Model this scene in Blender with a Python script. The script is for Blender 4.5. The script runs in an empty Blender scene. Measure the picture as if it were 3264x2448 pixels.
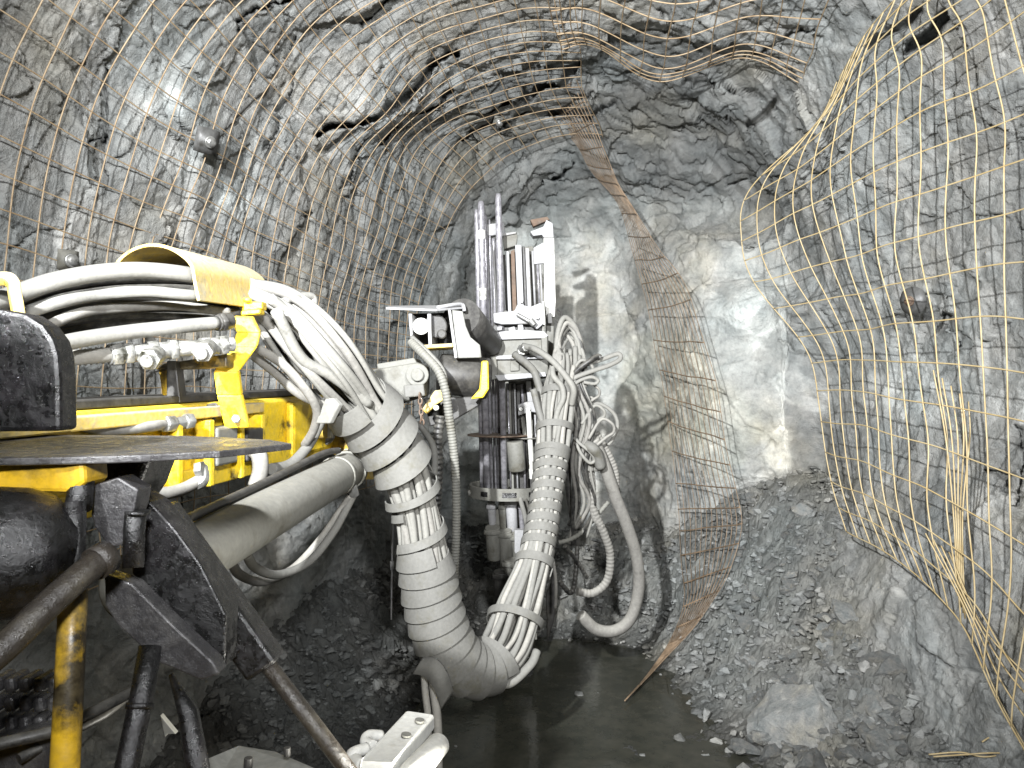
import bpy, math, random
import numpy as np
from mathutils import Vector, Matrix
R = math.radians
random.seed(7); rng = np.random.default_rng(7)
sc = bpy.context.scene
COL = sc.collection

# ------------------------------------------------------------------ camera, world, lamps, exposure
F = 2400.0; EYE = 1.6                     # focal length in photo pixels, eye height
cam_d = bpy.data.cameras.new('camera'); cam = bpy.data.objects.new('camera', cam_d); COL.objects.link(cam)
cam.location = (0, 0, EYE); cam.rotation_euler = (R(90), 0, 0)
cam_d.sensor_width = 36; cam_d.lens = 36 * F / 3264; cam_d.clip_start = .05; cam_d.clip_end = 100
sc.camera = cam
w = bpy.data.worlds.new('World'); sc.world = w; w.use_nodes = True
w.node_tree.nodes['Background'].inputs[0].default_value = (.75, .85, 1, 1)
w.node_tree.nodes['Background'].inputs[1].default_value = .02
sc.view_settings.view_transform = 'Standard'; sc.view_settings.look = 'None'
sc.view_settings.exposure = 0; sc.view_settings.gamma = 1
sc.cycles.use_denoising = True
sc.cycles.max_bounces = 6
def spot(name, loc, target, power, size, cone, blend, col):
    d = bpy.data.lights.new(name, 'SPOT'); d.energy = power; d.shadow_soft_size = size
    d.spot_size = R(cone); d.spot_blend = blend; d.color = col
    o = bpy.data.objects.new(name, d); COL.objects.link(o); o.location = loc
    o.rotation_euler = (Vector(target) - Vector(loc)).to_track_quat('-Z', 'Y').to_euler()
    return o
LAMP = (-.75, -.2, 2.47)
LAMP2 = (-.10, 1.16, .93)
spot('work_lamp_light', LAMP, (.85, 5.3, 1.75), 2080, .03, 76, 1., (.97, .985, 1))
spot('second_lamp_light', (.42, -1.1, 2.45), (.35, 4.0, 3.0), 960, .14, 112, 1., (.97, .98, 1))
spot('low_lamp_light', LAMP2, (-.28, 1.42, 1.02), 30, .03, 150, .5, (1, .97, .88))

# ------------------------------------------------------------------ helpers
def P(px, py, d):
    return np.array([(px - 1632) / F * d, d, EYE - (py - 1224) / F * d])
def PP(seq):
    return np.array([P(*s) for s in seq])
def catmull(pts, n=8, closed=False):
    pts = np.asarray(pts, float); N = len(pts); out = []
    for i in range(N if closed else N - 1):
        if closed: p0, p1, p2, p3 = pts[i - 1], pts[i], pts[(i + 1) % N], pts[(i + 2) % N]
        else:
            p1, p2 = pts[i], pts[i + 1]
            p0 = pts[i - 1] if i else 2 * p1 - p2
            p3 = pts[i + 2] if i + 2 < N else 2 * p2 - p1
        for k in range(n):
            t = k / n
            out.append(.5 * (2 * p1 + (p2 - p0) * t + (2 * p0 - 5 * p1 + 4 * p2 - p3) * t * t + (3 * p1 - p0 - 3 * p2 + p3) * t ** 3))
    if not closed: out.append(pts[-1])
    return np.array(out)
def unit(v):
    v = np.asarray(v, float); return v / (np.linalg.norm(v) + 1e-12)
def frames(pts):
    T = np.gradient(pts, axis=0); T /= np.linalg.norm(T, axis=1)[:, None] + 1e-12
    n = np.cross(T[0], (0, 0, 1.)); n = unit(n) if np.linalg.norm(n) > .05 else unit(np.cross(T[0], (1., 0, 0)))
    Ns = [n]
    for i in range(1, len(pts)):
        n = Ns[-1] - T[i] * np.dot(Ns[-1], T[i]); Ns.append(unit(n))
    Ns = np.array(Ns); return T, Ns, np.cross(T, Ns)

class MB:
    def __init__(s): s.v = []; s.f = []; s.sm = []; s.n = 0
    def add(s, v, f, smooth=False):
        s.v.append(np.asarray(v, float)); s.f += [tuple(int(i) + s.n for i in q) for q in f]
        s.sm += [smooth] * len(f); s.n += len(v); return s
    def tube(s, pts, r, sides=10, caps=True, closed=False, shape=None):
        pts = np.asarray(pts, float); N = len(pts); r = np.broadcast_to(np.asarray(r, float), (N,))
        T, A, B = frames(pts); a = np.arange(sides) * 2 * math.pi / sides
        v = (pts[:, None] + r[:, None, None] * (np.cos(a)[None, :, None] * A[:, None] + np.sin(a)[None, :, None] * B[:, None])).reshape(-1, 3)
        f = []
        for i in range(N if closed else N - 1):
            j = (i + 1) % N
            for k in range(sides):
                k2 = (k + 1) % sides
                f.append((i * sides + k, i * sides + k2, j * sides + k2, j * sides + k))
        s.add(v, f, True)
        if caps and not closed:
            b = s.n - len(v)
            s.f.append(tuple(b + k for k in reversed(range(sides)))); s.f.append(tuple(b + (N - 1) * sides + k for k in range(sides)))
            s.sm += [False, False]
        return s
    def prism(s, poly, ext):
        poly = np.asarray(poly, float); ext = np.asarray(ext, float); n = len(poly)
        f = [tuple(range(n)), tuple(reversed(range(n, 2 * n)))] + [(i, i + n, (i + 1) % n + n, (i + 1) % n) for i in range(n)]
        return s.add(np.vstack([poly, poly + ext]), f)
    def slab(s, pts, d, th, ext=None):
        poly = [P(*(p if len(p) == 3 else (p[0], p[1], d))) for p in pts]
        return s.prism(poly, (0, th, 0) if ext is None else ext)
    def bar(s, p0, p1, wd, ht, up=(0, 0, 1)):
        p0 = np.asarray(p0, float); p1 = np.asarray(p1, float); t = unit(p1 - p0)
        a = unit(np.cross(t, up)); b = np.cross(a, t)
        q = [p0 + a * wd / 2 * i + b * ht / 2 * j for i, j in ((-1, -1), (1, -1), (1, 1), (-1, 1))]
        return s.prism(q, p1 - p0)
    def cyl(s, p0, p1, r0, r1=None, sides=20):
        r1 = r0 if r1 is None else r1
        return s.tube([p0, p1], [r0, r1], sides)
    def shell(s, prof, ext, th, nseg=1):
        # open profile (list of 3d points) extruded by ext, with thickness th (normal in profile plane)
        prof = np.asarray(prof, float); ext = np.asarray(ext, float)
        T = np.gradient(prof, axis=0); nrm = np.cross(T, ext); nrm /= np.linalg.norm(nrm, axis=1)[:, None]
        n = len(prof); inn = prof - nrm * th
        v = np.vstack([prof, prof + ext, inn, inn + ext]); f = []
        for i in range(n - 1):
            f += [(i, i + 1, n + i + 1, n + i), (2 * n + i + 1, 2 * n + i, 3 * n + i, 3 * n + i + 1),
                  (i + 1, i, 2 * n + i, 2 * n + i + 1), (n + i, n + i + 1, 3 * n + i + 1, 3 * n + i)]
        f += [(0, n, 3 * n, 2 * n), (2 * n - 1, n - 1, 3 * n - 1, 4 * n - 1)]
        return s.add(v, f)
    def build(s, name, m, parent=None, bevel=0, origin=None, **kw):
        me = bpy.data.meshes.new(name); v = np.vstack(s.v)
        if origin is not None: v = v - np.asarray(origin)
        me.from_pydata(v.tolist(), [], s.f); me.polygons.foreach_set('use_smooth', s.sm); me.update()
        if any(s.sm) and not all(s.sm): pass
        o = bpy.data.objects.new(name, me); COL.objects.link(o); me.materials.append(m)
        if origin is not None: o.location = tuple(origin)
        adopt(o, parent)
        if bevel:
            b = o.modifiers.new('bevel', 'BEVEL'); b.width = bevel; b.segments = 2; b.limit_method = 'ANGLE'; b.angle_limit = R(35)
        for k, val in kw.items(): o[k] = val
        return o
def adopt(o, parent):
    if parent is not None:
        o.parent = parent
        if parent.parent is None and parent.type == 'EMPTY':
            o.matrix_parent_inverse = Matrix.Translation(parent.location).inverted()
def empty(name, loc=(0, 0, 0), parent=None, **kw):
    o = bpy.data.objects.new(name, None); COL.objects.link(o); o.empty_display_size = .1; o.location = loc
    adopt(o, parent)
    for k, val in kw.items(): o[k] = val
    return o
def tag(o, label, cat, group=None):
    o['label'] = label; o['category'] = cat
    if group: o['group'] = group
    return o

# ------------------------------------------------------------------ numpy noise
def h32(x, y, z, s):
    with np.errstate(over='ignore'):
        h = x.astype(np.uint32) * np.uint32(374761393) + y.astype(np.uint32) * np.uint32(668265263) + z.astype(np.uint32) * np.uint32(2147483647) + np.uint32((s * 974634777) & 0xffffffff)
        h = (h ^ (h >> np.uint32(13))) * np.uint32(1274126177); h ^= h >> np.uint32(16)
        h = h * np.uint32(2246822519); h ^= h >> np.uint32(15)
    return h
def h01(*a): return h32(*a).astype(np.float32) / np.float32(4294967295)
def vnoise(p, s):
    i = np.floor(p).astype(np.int64); f = (p - i).astype(np.float32); f = f * f * (3 - 2 * f); out = 0
    for dx in (0, 1):
        wx = f[:, 0] if dx else 1 - f[:, 0]
        for dy in (0, 1):
            wy = f[:, 1] if dy else 1 - f[:, 1]
            for dz in (0, 1):
                wz = f[:, 2] if dz else 1 - f[:, 2]
                out = out + h01(i[:, 0] + dx, i[:, 1] + dy, i[:, 2] + dz, s) * wx * wy * wz
    return out * 2 - 1
def fbm(p, s, o=4, g=.5):
    r = 0; a = 1
    for k in range(o): r = r + a * vnoise(p * 2.03 ** k + k * 7.7, s + k); a *= g
    return r
def worley(p, s):
    i = np.floor(p).astype(np.int64); n = len(p)
    F1 = np.full(n, 9., np.float32); F2 = F1.copy(); ID = np.zeros(n, np.uint32); V = np.zeros((n, 3), np.float32)
    for dx in (-1, 0, 1):
        for dy in (-1, 0, 1):
            for dz in (-1, 0, 1):
                c0, c1, c2 = i[:, 0] + dx, i[:, 1] + dy, i[:, 2] + dz
                h = h32(c0, c1, c2, s)
                q = np.stack([c0 + (h & 1023) / 1023., c1 + ((h >> 10) & 1023) / 1023., c2 + ((h >> 20) & 1023) / 1023.], 1)
                dv = (p - q).astype(np.float32); d = (dv * dv).sum(1)
                m = d < F1
                F2 = np.where(m, F1, np.minimum(F2, d)); F1 = np.where(m, d, F1); ID = np.where(m, h, ID); V[m] = dv[m]
    return np.sqrt(F1), np.sqrt(F2), ID, V
def facets(p, s, cell, amp, tilt):
    q = p / np.asarray(cell); F1, F2, ID, V = worley(q, s)
    a = ((ID >> 5) & 255) / 255. - .5
    t = np.stack([((ID >> 3) & 63) / 63. - .5, ((ID >> 11) & 63) / 63. - .5, ((ID >> 22) & 63) / 63. - .5], 1)
    return amp * (a + tilt * (V * t).sum(1)), F2 - F1, ID
def sstep(a, b, x):
    t = np.clip((x - a) / (b - a), 0, 1); return t * t * (3 - 2 * t)

# ------------------------------------------------------------------ materials
def mat(name):
    m = bpy.data.materials.new(name); m.use_nodes = True; nt = m.node_tree
    return m, nt, nt.nodes['Principled BSDF']
def nd(nt, t, **kw):
    n = nt.nodes.new(t)
    for k, v in kw.items():
        if hasattr(n, k): setattr(n, k, v)
        else: n.inputs[k].default_value = v
    return n
def noise_n(nt, scale, detail=6, rough=.6, coord='Object'):
    tc = nt.nodes.get('tc') or nd(nt, 'ShaderNodeTexCoord'); tc.name = 'tc'
    n = nd(nt, 'ShaderNodeTexNoise', Scale=scale, Detail=detail, Roughness=rough)
    nt.links.new(tc.outputs[coord], n.inputs['Vector']); return n
def ramp(nt, src, stops):
    r = nt.nodes.new('ShaderNodeValToRGB'); e = r.color_ramp.elements
    while len(e) < len(stops): e.new(.5)
    for el, (p, c) in zip(e, stops): el.position = p; el.color = (c if len(c) == 4 else (*c, 1)) if isinstance(c, tuple) else (c, c, c, 1)
    nt.links.new(src, r.inputs[0]); return r
def mix(nt, fac, a, b, mode='MIX'):
    n = nt.nodes.new('ShaderNodeMix'); n.data_type = 'RGBA'; n.blend_type = mode
    for sock, val in ((n.inputs[0], fac), (n.inputs[6], a), (n.inputs[7], b)):
        if hasattr(val, 'is_output'): nt.links.new(val, sock)
        elif isinstance(val, tuple): sock.default_value = (*val, 1) if len(val) == 3 else val
        else: sock.default_value = val
    return n.outputs[2]
def bump(nt, b, h, strength, dist):
    n = nd(nt, 'ShaderNodeBump', Strength=strength, Distance=dist)
    nt.links.new(h, n.inputs['Height']); nt.links.new(n.outputs[0], b.inputs['Normal']); return n
def dusty(name, base, dust, amount=.5, rough=.6, grime=(.02, .018, .014), grime_amt=.3, metal=0., nscale=9, spec=.4):
    """paint or rubber with grime blotches and dust lying on the faces that point up"""
    m, nt, b = mat(name)
    n1 = noise_n(nt, nscale, 8, .65); n2 = noise_n(nt, nscale * 4.3, 5, .7); n3 = noise_n(nt, 90, 3, .6)
    g = ramp(nt, n1.outputs[0], [(.62 - .35 * grime_amt, 0.), (.72 - .25 * grime_amt, 1.)])
    c = mix(nt, g.outputs[0], base, grime)
    geo = nd(nt, 'ShaderNodeNewGeometry'); sx = nd(nt, 'ShaderNodeSeparateXYZ'); nt.links.new(geo.outputs['Normal'], sx.inputs[0])
    mr = nd(nt, 'ShaderNodeMapRange'); nt.links.new(sx.outputs[2], mr.inputs[0])
    mr.inputs[1].default_value = -.25; mr.inputs[2].default_value = .8; mr.inputs[3].default_value = amount * .4; mr.inputs[4].default_value = min(1., amount * 1.6)
    ad = nd(nt, 'ShaderNodeMath', operation='MULTIPLY_ADD'); nt.links.new(n2.outputs[0], ad.inputs[0]); ad.inputs[1].default_value = .9
    nt.links.new(mr.outputs[0], ad.inputs[2])
    sb = nd(nt, 'ShaderNodeMath', operation='SUBTRACT', use_clamp=True); nt.links.new(ad.outputs[0], sb.inputs[0]); sb.inputs[1].default_value = .45
    c2 = mix(nt, sb.outputs[0], c, dust)
    v = ramp(nt, n3.outputs[0], [(.3, .82), (.7, 1.)])
    c3 = mix(nt, 1., c2, v.outputs[0], 'MULTIPLY')
    nt.links.new(c3, b.inputs['Base Color'])
    rr = nd(nt, 'ShaderNodeMapRange'); nt.links.new(sb.outputs[0], rr.inputs[0]); rr.inputs[3].default_value = rough; rr.inputs[4].default_value = .9
    nt.links.new(rr.outputs[0], b.inputs['Roughness'])
    b.inputs['Metallic'].default_value = metal; b.inputs['Specular IOR Level'].default_value = spec
    bump(nt, b, n2.outputs[0], .25, .004)
    return m
DUST = (.50, .49, .43)
M = {}
M['hose_light'] = dusty('dusty_hose', (.20, .195, .175), (.165, .163, .15), .60, .6, grime_amt=.05)
M['hose_mid'] = dusty('grey_hose', (.13, .125, .115), (.30, .29, .26), .55, .55, grime_amt=.1)
M['hose_dark'] = dusty('black_hose', (.014, .014, .014), (.24, .23, .20), .22, .4, grime_amt=.1)
M['wrap'] = dusty('wrap_plastic', (.115, .113, .103), (.14, .138, .127), .6, .5, grime=(.085, .08, .06), grime_amt=.32, nscale=14)
M['yellow'] = dusty('yellow_paint', (.86, .60, .012), (.55, .48, .22), .14, .38, grime=(.09, .06, .01), grime_amt=.2, nscale=16)
M['yellow_dusty'] = dusty('dusty_yellow', (.62, .42, .03), (.42, .41, .36), .44, .5, grime=(.35, .27, .1), grime_amt=.2, nscale=14)
M['yellow_dirty'] = dusty('oily_yellow', (.62, .38, .02), (.25, .20, .10), .12, .35, grime=(.02, .015, .008), grime_amt=.5, nscale=8)
M['grey'] = dusty('grey_steel', (.12, .12, .108), (.205, .20, .175), .5, .5, grime=(.06, .055, .04), grime_amt=.3)
M['pale'] = dusty('pale_steel', (.31, .31, .32), (.36, .36, .355), .45, .45, grime=(.2, .19, .17), grime_amt=.22)
M['white'] = dusty('white_paint', (.66, .66, .63), (.6, .585, .52), .3, .45, grime=(.3, .27, .2), grime_amt=.08)
M['dark'] = dusty('dark_steel', (.022, .021, .02), (.15, .145, .13), .18, .45, grime_amt=.3)
M['bolt_plate'] = dusty('bolt_plate', (.07, .07, .068), (.2, .2, .19), .18, .4, grime_amt=.2)
M['plate'] = dusty('guard_plate', (.10, .10, .095), (.33, .33, .30), .42, .5, grime_amt=.2)
M['zinc'] = dusty('zinc_fitting', (.34, .34, .33), (.30, .295, .26), .25, .35, grime=(.03, .03, .02), grime_amt=.35, metal=.7, nscale=22)
M['rust'] = dusty('rusty_steel', (.11, .065, .04), (.22, .19, .155), .3, .7, grime=(.05, .03, .02), grime_amt=.3)
def oily(name, base=(.004, .004, .004), tint=(.022, .02, .022)):
    m, nt, b = mat(name)
    n1 = noise_n(nt, 11, 9, .72); n2 = noise_n(nt, 60, 5, .7)
    c = ramp(nt, n1.outputs[0], [(.5, base), (.72, tint)])
    nt.links.new(c.outputs[0], b.inputs['Base Color'])
    r = ramp(nt, n2.outputs[0], [(.35, .12), (.7, .6)]); nt.links.new(r.outputs[0], b.inputs['Roughness'])
    bump(nt, b, n1.outputs[0], .6, .012); b.inputs['Specular IOR Level'].default_value = .7
    return m
M['oily'] = oily('oily_black'); M['oily_grey'] = oily('oily_grey', (.03, .029, .03), (.10, .097, .093))
M['oily_brown'] = oily('oily_brown', (.03, .025, .02), (.09, .08, .06))
def chrome():
    m, nt, b = mat('drill_steel')
    n = noise_n(nt, 40, 4); c = ramp(nt, n.outputs[0], [(.35, (.20, .195, .21)), (.7, (.45, .44, .465))])
    nt.links.new(c.outputs[0], b.inputs['Base Color']); b.inputs['Metallic'].default_value = .45
    b.inputs['Roughness'].default_value = .27; return m
M['rod'] = chrome()
def wire(name, c0, c1):
    m, nt, b = mat(name); n = noise_n(nt, 13, 5, .7)
    c = ramp(nt, n.outputs[0], [(.35, c0), (.65, c1)]); nt.links.new(c.outputs[0], b.inputs['Base Color'])
    b.inputs['Roughness'].default_value = .6; return m
M['wire_rust'] = wire('rusty_wire', (.22, .145, .075), (.37, .285, .18))
M['wire_ochre'] = wire('ochre_wire', (.36, .265, .12), (.44, .36, .21))
M['wire_dark'] = wire('brown_wire', (.11, .075, .045), (.27, .19, .12))
def rock(name, mul=1., wet=.0, fine=1.):
    m, nt, b = mat(name)
    at = nd(nt, 'ShaderNodeAttribute', attribute_name='tint')
    n0 = noise_n(nt, 1.3, 4, .6); n1 = noise_n(nt, 5.5 * fine, 8, .68); n2 = noise_n(nt, 34 * fine, 6, .7); n3 = noise_n(nt, 150 * fine, 3, .7)
    k = mul
    c = ramp(nt, n1.outputs[0], [(.28, (.17 * k, .175 * k, .172 * k)), (.45, (.275 * k, .28 * k, .268 * k)), (.58, (.345 * k, .343 * k, .325 * k)), (.74, (.50 * k, .50 * k, .475 * k))])
    hue = ramp(nt, n0.outputs[0], [(.36, (.93, .99, 1.02)), (.52, (1, 1, 1)), (.68, (1.05, .99, .86))])
    c1 = mix(nt, .8, c.outputs[0], hue.outputs[0], 'MULTIPLY')
    d = ramp(nt, n2.outputs[0], [(.3, .72), (.5, .98), (.75, 1.18)]); c2 = mix(nt, .8, c1, d.outputs[0], 'MULTIPLY')
    c3 = mix(nt, 1., c2, at.outputs['Color'], 'MULTIPLY')
    nt.links.new(c3, b.inputs['Base Color'])
    r = ramp(nt, n2.outputs[0], [(.3, .42 - wet), (.7, .8 - wet)]); nt.links.new(r.outputs[0], b.inputs['Roughness'])
    b.inputs['Specular IOR Level'].default_value = .5
    ad = nd(nt, 'ShaderNodeMath', operation='MULTIPLY_ADD'); nt.links.new(n3.outputs[0], ad.inputs[0]); ad.inputs[1].default_value = .25; nt.links.new(n2.outputs[0], ad.inputs[2])
    bump(nt, b, ad.outputs[0], .8, .022)
    return m
M['rock'] = rock('fractured_rock'); M['ground'] = rock('muck', .54, .05); M['stone'] = rock('broken_stone', .9)
def water():
    m, nt, b = mat('muddy_water'); n = noise_n(nt, 14, 4)
    c = ramp(nt, n.outputs[0], [(.3, (.026, .028, .022)), (.7, (.05, .049, .038))]); nt.links.new(c.outputs[0], b.inputs['Base Color'])
    b.inputs['Roughness'].default_value = .12; b.inputs['IOR'].default_value = 1.33
    n2 = noise_n(nt, 30, 2); bump(nt, b, n2.outputs[0], .08, .01); return m
M['water'] = water()

# ------------------------------------------------------------------ the tunnel (smooth shape first, then fractured)
YK = np.array([-6, 0, 2.2, 3.3, 4.5, 5.4, 7.])
XL = np.array([-2.6, -2.15, -1.62, -1.33, -.90, -.50, -.05])
XR = np.array([2.6, 2.3, 2.12, 1.98, 1.88, 2.08, 2.1])
YZ = np.array([-6, 2.5, 3.6, 4.3, 4.9, 5.4, 7.]); ZR = np.array([3.6, 3.55, 3.5, 3.45, 3.30, 3.10, 2.9])
def field(p):
    x, y, z = p[:, 0], p[:, 1], p[:, 2]
    xl = np.interp(y, YK, XL); xr = np.interp(y, YK, XR) - .38 * sstep(1.6, .2, z) * (1 - sstep(3.9, 4.5, y)); zr = np.interp(y, YZ, ZR); zc = 1.55
    u = (x - (xl + xr) / 2) / ((xr - xl) / 2); wv = np.where(z > zc, (z - zc) / (zr - zc), (z - zc) / 5.)
    n = 2.5
    f1 = ((np.abs(u) ** n + np.abs(wv) ** n) ** (1 / n) - 1) * 1.8
    blk = sstep(.75, 1.35, x) * (1 - sstep(2.5, 3.0, z)); f2 = y - (5.88 - .22 * x - .62 * blk + .10 * (z - 1.6) * (z > 1.6)); f3 = -4.5 - y
    k = .62 - .26 * blk; h = np.clip(.5 + .5 * (f1 - f2) / k, 0, 1); f = f2 * (1 - h) + f1 * h + k * h * (1 - h)
    return np.maximum(f, f3)
def cast(dirs, org=np.array([0, 0, EYE])):
    lo = np.full(len(dirs), .2); hi = np.full(len(dirs), 9.)
    t = lo.copy(); done = np.zeros(len(dirs), bool)
    for s in np.linspace(.3, 9, 45):
        m = (~done) & (field(org + dirs * s) > 0); hi[m] = s; done |= m; lo[~done] = s
    for _ in range(16):
        mid = (lo + hi) / 2; g = field(org + dirs * mid[:, None]) > 0; hi = np.where(g, mid, hi); lo = np.where(g, lo, mid)
    return org + dirs * hi[:, None]
def grad(p, e=.03):
    g = np.stack([field(p + np.array(d) * e) - field(p - np.array(d) * e) for d in ((1, 0, 0), (0, 1, 0), (0, 0, 1))], 1)
    return g / (np.linalg.norm(g, axis=1)[:, None] + 1e-9)
def to_px(p):
    y = np.maximum(p[:, 1], .05); return 1632 + F * p[:, 0] / y, 1224 - F * (p[:, 2] - EYE) / y
CRACKS = [  # dark open partings seen in the roof and face: photo polyline, half width (px), depth (m)
    ([(1030, 425), (1130, 385), (1280, 300), (1400, 215), (1455, 190)], 17, .22),
    ([(1240, 470), (1330, 390), (1400, 340), (1440, 300)], 11, .14),
    ([(1560, 365), (1700, 300), (1800, 270), (1840, 240)], 16, .2),
    ([(1760, 410), (1860, 400), (1960, 360)], 8, .1),
    ([(1500, 490), (1600, 440), (1700, 400)], 9, .12),
    ([(1742, 603), (1785, 597), (1836, 560)], 6, .10),
    ([(2330, 250), (2480, 150), (2580, 110)], 7, .08),
    ([(2880, 170), (2930, 130), (3000, 60)], 22, .2), ([(2760, 150), (2850, 110), (2900, 60)], 14, .12),
    ([(2280, 310), (2400, 335)], 6, .08), ([(2370, 420), (2410, 390), (2430, 360)], 16, .15),
    ([(2170, 310), (2260, 312)], 7, .08), ([(2320, 595), (2400, 600)], 5, .06),
    ([(860, 480), (900, 420), (960, 330), (980, 260)], 6, .07), ([(1110, 600), (1150, 500), (1180, 450)], 8, .1),
    ([(920, 860), (960, 740), (1010, 690)], 6, .08), ([(370, 470), (390, 330), (400, 250)], 6, .06),
    ([(300, 460), (370, 445), (365, 600)], 4, .05), ([(2380, 790), (2420, 770)], 8, .06), ([(2950, 1050), (2990, 1000), (3030, 1090)], 14, .1),
    ([(3110, 1500), (3190, 1510), (3180, 1550)], 11, .08), ([(3220, 1350), (3240, 1480), (3215, 1600)], 7, .08),
    ([(2480, 1090), (2700, 1150)], 4, .04), ([(1790, 810), (1880, 800)], 4, .04), ([(1850, 1010), (2040, 1005)], 3, .03),
    ([(780, 100), (900, 60), (1010, 10)], 6, .08), ([(960, 240), (990, 160)], 5, .06), ([(1180, 120), (1260, 60), (1290, 10)], 5, .06),
    ([(2100, 60), (2140, 90), (2110, 140)], 8, .06), ([(560, 1750), (600, 1600), (640, 1500)], 5, .06)]
def polydist(x, y, pts):
    d = np.full(len(x), 1e9)
    for (x0, y0), (x1, y1) in zip(pts[:-1], pts[1:]):
        dx, dy = x1 - x0, y1 - y0; t = np.clip(((x - x0) * dx + (y - y0) * dy) / (dx * dx + dy * dy), 0, 1)
        d = np.minimum(d, np.hypot(x - x0 - t * dx, y - y0 - t * dy))
    return d
def big_shape(p):
    """broad bulges (negative is into the tunnel)"""
    px, py = to_px(p); g = 0.
    front = (p[:, 1] > .6).astype(float)
    e = lambda cx, cy, rx, ry: np.exp(-((px - cx) / rx) ** 2 - ((py - cy) / ry) ** 2)
    g = g - .16 * sstep(2150, 2420, px) * (1 - sstep(2585, 2640, px + .1 * (py - 1200))) * sstep(880, 1000, py) * (1 - sstep(1480, 1600, py)) * front
    g = g - .10 * np.clip(1.5 * e(2395, 975, 100, 105) - .35, 0, 1) * front
    g = g - .06 * np.clip(1.6 * e(2530, 1270, 100, 150) - .4, 0, 1) * front
    g = g - .10 * e(1180, 330, 160, 110) * front + .10 * e(1330, 480, 160, 120) * front
    g = g - .07 * e(560, 520, 200, 220) * front - .10 * e(2720, 420, 180, 300) * front + .12 * e(1650, 470, 260, 110) * front
    return g
def fracture(p):
    warp = np.stack([fbm(p * 1.7, 11, 3), fbm(p * 1.7, 21, 3), fbm(p * 1.7, 31, 3)], 1) * .12
    q = p + warp
    # bedding: thin beds stacked along the drift, tilted
    a, b_ = R(14), R(10)
    q = np.stack([q[:, 0] * math.cos(a) + q[:, 1] * math.sin(a), -q[:, 0] * math.sin(a) + q[:, 1] * math.cos(a) + q[:, 2] * math.sin(b_), q[:, 2]], 1)
    d1, e1, i1 = facets(q, 1, (.60, .40, .60), .055, .8)
    d2, e2, i2 = facets(q, 2, (.28, .15, .24), .036, 1.3)
    d3, e3, i3 = facets(q, 3, (.12, .085, .11), .021, 1.5)
    d4, e4, i4 = facets(q, 4, (.05, .04, .05), .008, 1.4)
    roof = .62 + .7 * sstep(2.35, 2.9, p[:, 2]) * sstep(3.4, 4.7, p[:, 1])
    d = d1 + (d2 + d3) * roof + d4 + .05 * fbm(p * .9, 41, 3) + .0025 * fbm(p * 26, 51, 2)
    open1 = ((i1 >> 7) & 3) == 0; open2 = ((i2 >> 7) & 3) == 0
    d = d + .03 * (1 - sstep(0, .05, e1)) * open1 * np.clip(roof - .3, .3, 1) + .018 * (1 - sstep(0, .10, e2)) * open2 * (roof > 1)
    tone = .82 + .28 * (((i2 >> 9) & 255) / 255. - .5) + .14 * (((i3 >> 9) & 255) / 255. - .5) + .20 * (((i1 >> 9) & 255) / 255. - .5)
    return d, tone
def grid_mesh(name, V, nu, nv, m, tint=None, wrap=False, smooth=False, flip=False):
    i = np.arange(nu - (0 if wrap else 1))[:, None]; j = np.arange(nv - 1)[None, :]; i2 = (i + 1) % nu
    q = np.stack([i * nv + j, i2 * nv + j, i2 * nv + j + 1, i * nv + j + 1], -1).reshape(-1, 4)
    if flip: q = q[:, ::-1]
    me = bpy.data.meshes.new(name); me.vertices.add(len(V)); me.vertices.foreach_set('co', np.ascontiguousarray(V, np.float32).ravel())
    me.loops.add(q.size); me.loops.foreach_set('vertex_index', np.ascontiguousarray(q, np.int32).ravel())
    me.polygons.add(len(q)); me.polygons.foreach_set('loop_start', np.arange(0, q.size, 4, dtype=np.int32))
    me.polygons.foreach_set('use_smooth', np.full(len(q), smooth)); me.update(calc_edges=True); me.validate()
    if tint is not None:
        at = me.color_attributes.new('tint', 'FLOAT_COLOR', 'POINT')
        at.data.foreach_set('color', np.ascontiguousarray(np.concatenate([tint, np.ones((len(tint), 1))], 1), np.float32).ravel())
    o = bpy.data.objects.new(name, me); COL.objects.link(o); me.materials.append(m); return o
AZ = np.concatenate([np.linspace(-180, -46, 60, False), np.linspace(-46, 46, 860, False), np.linspace(46, 180, 60, False)])
EL = np.concatenate([np.linspace(-52, -31, 30, False), np.linspace(-31, 33, 620, False), np.linspace(33, 89.5, 60)])
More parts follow.
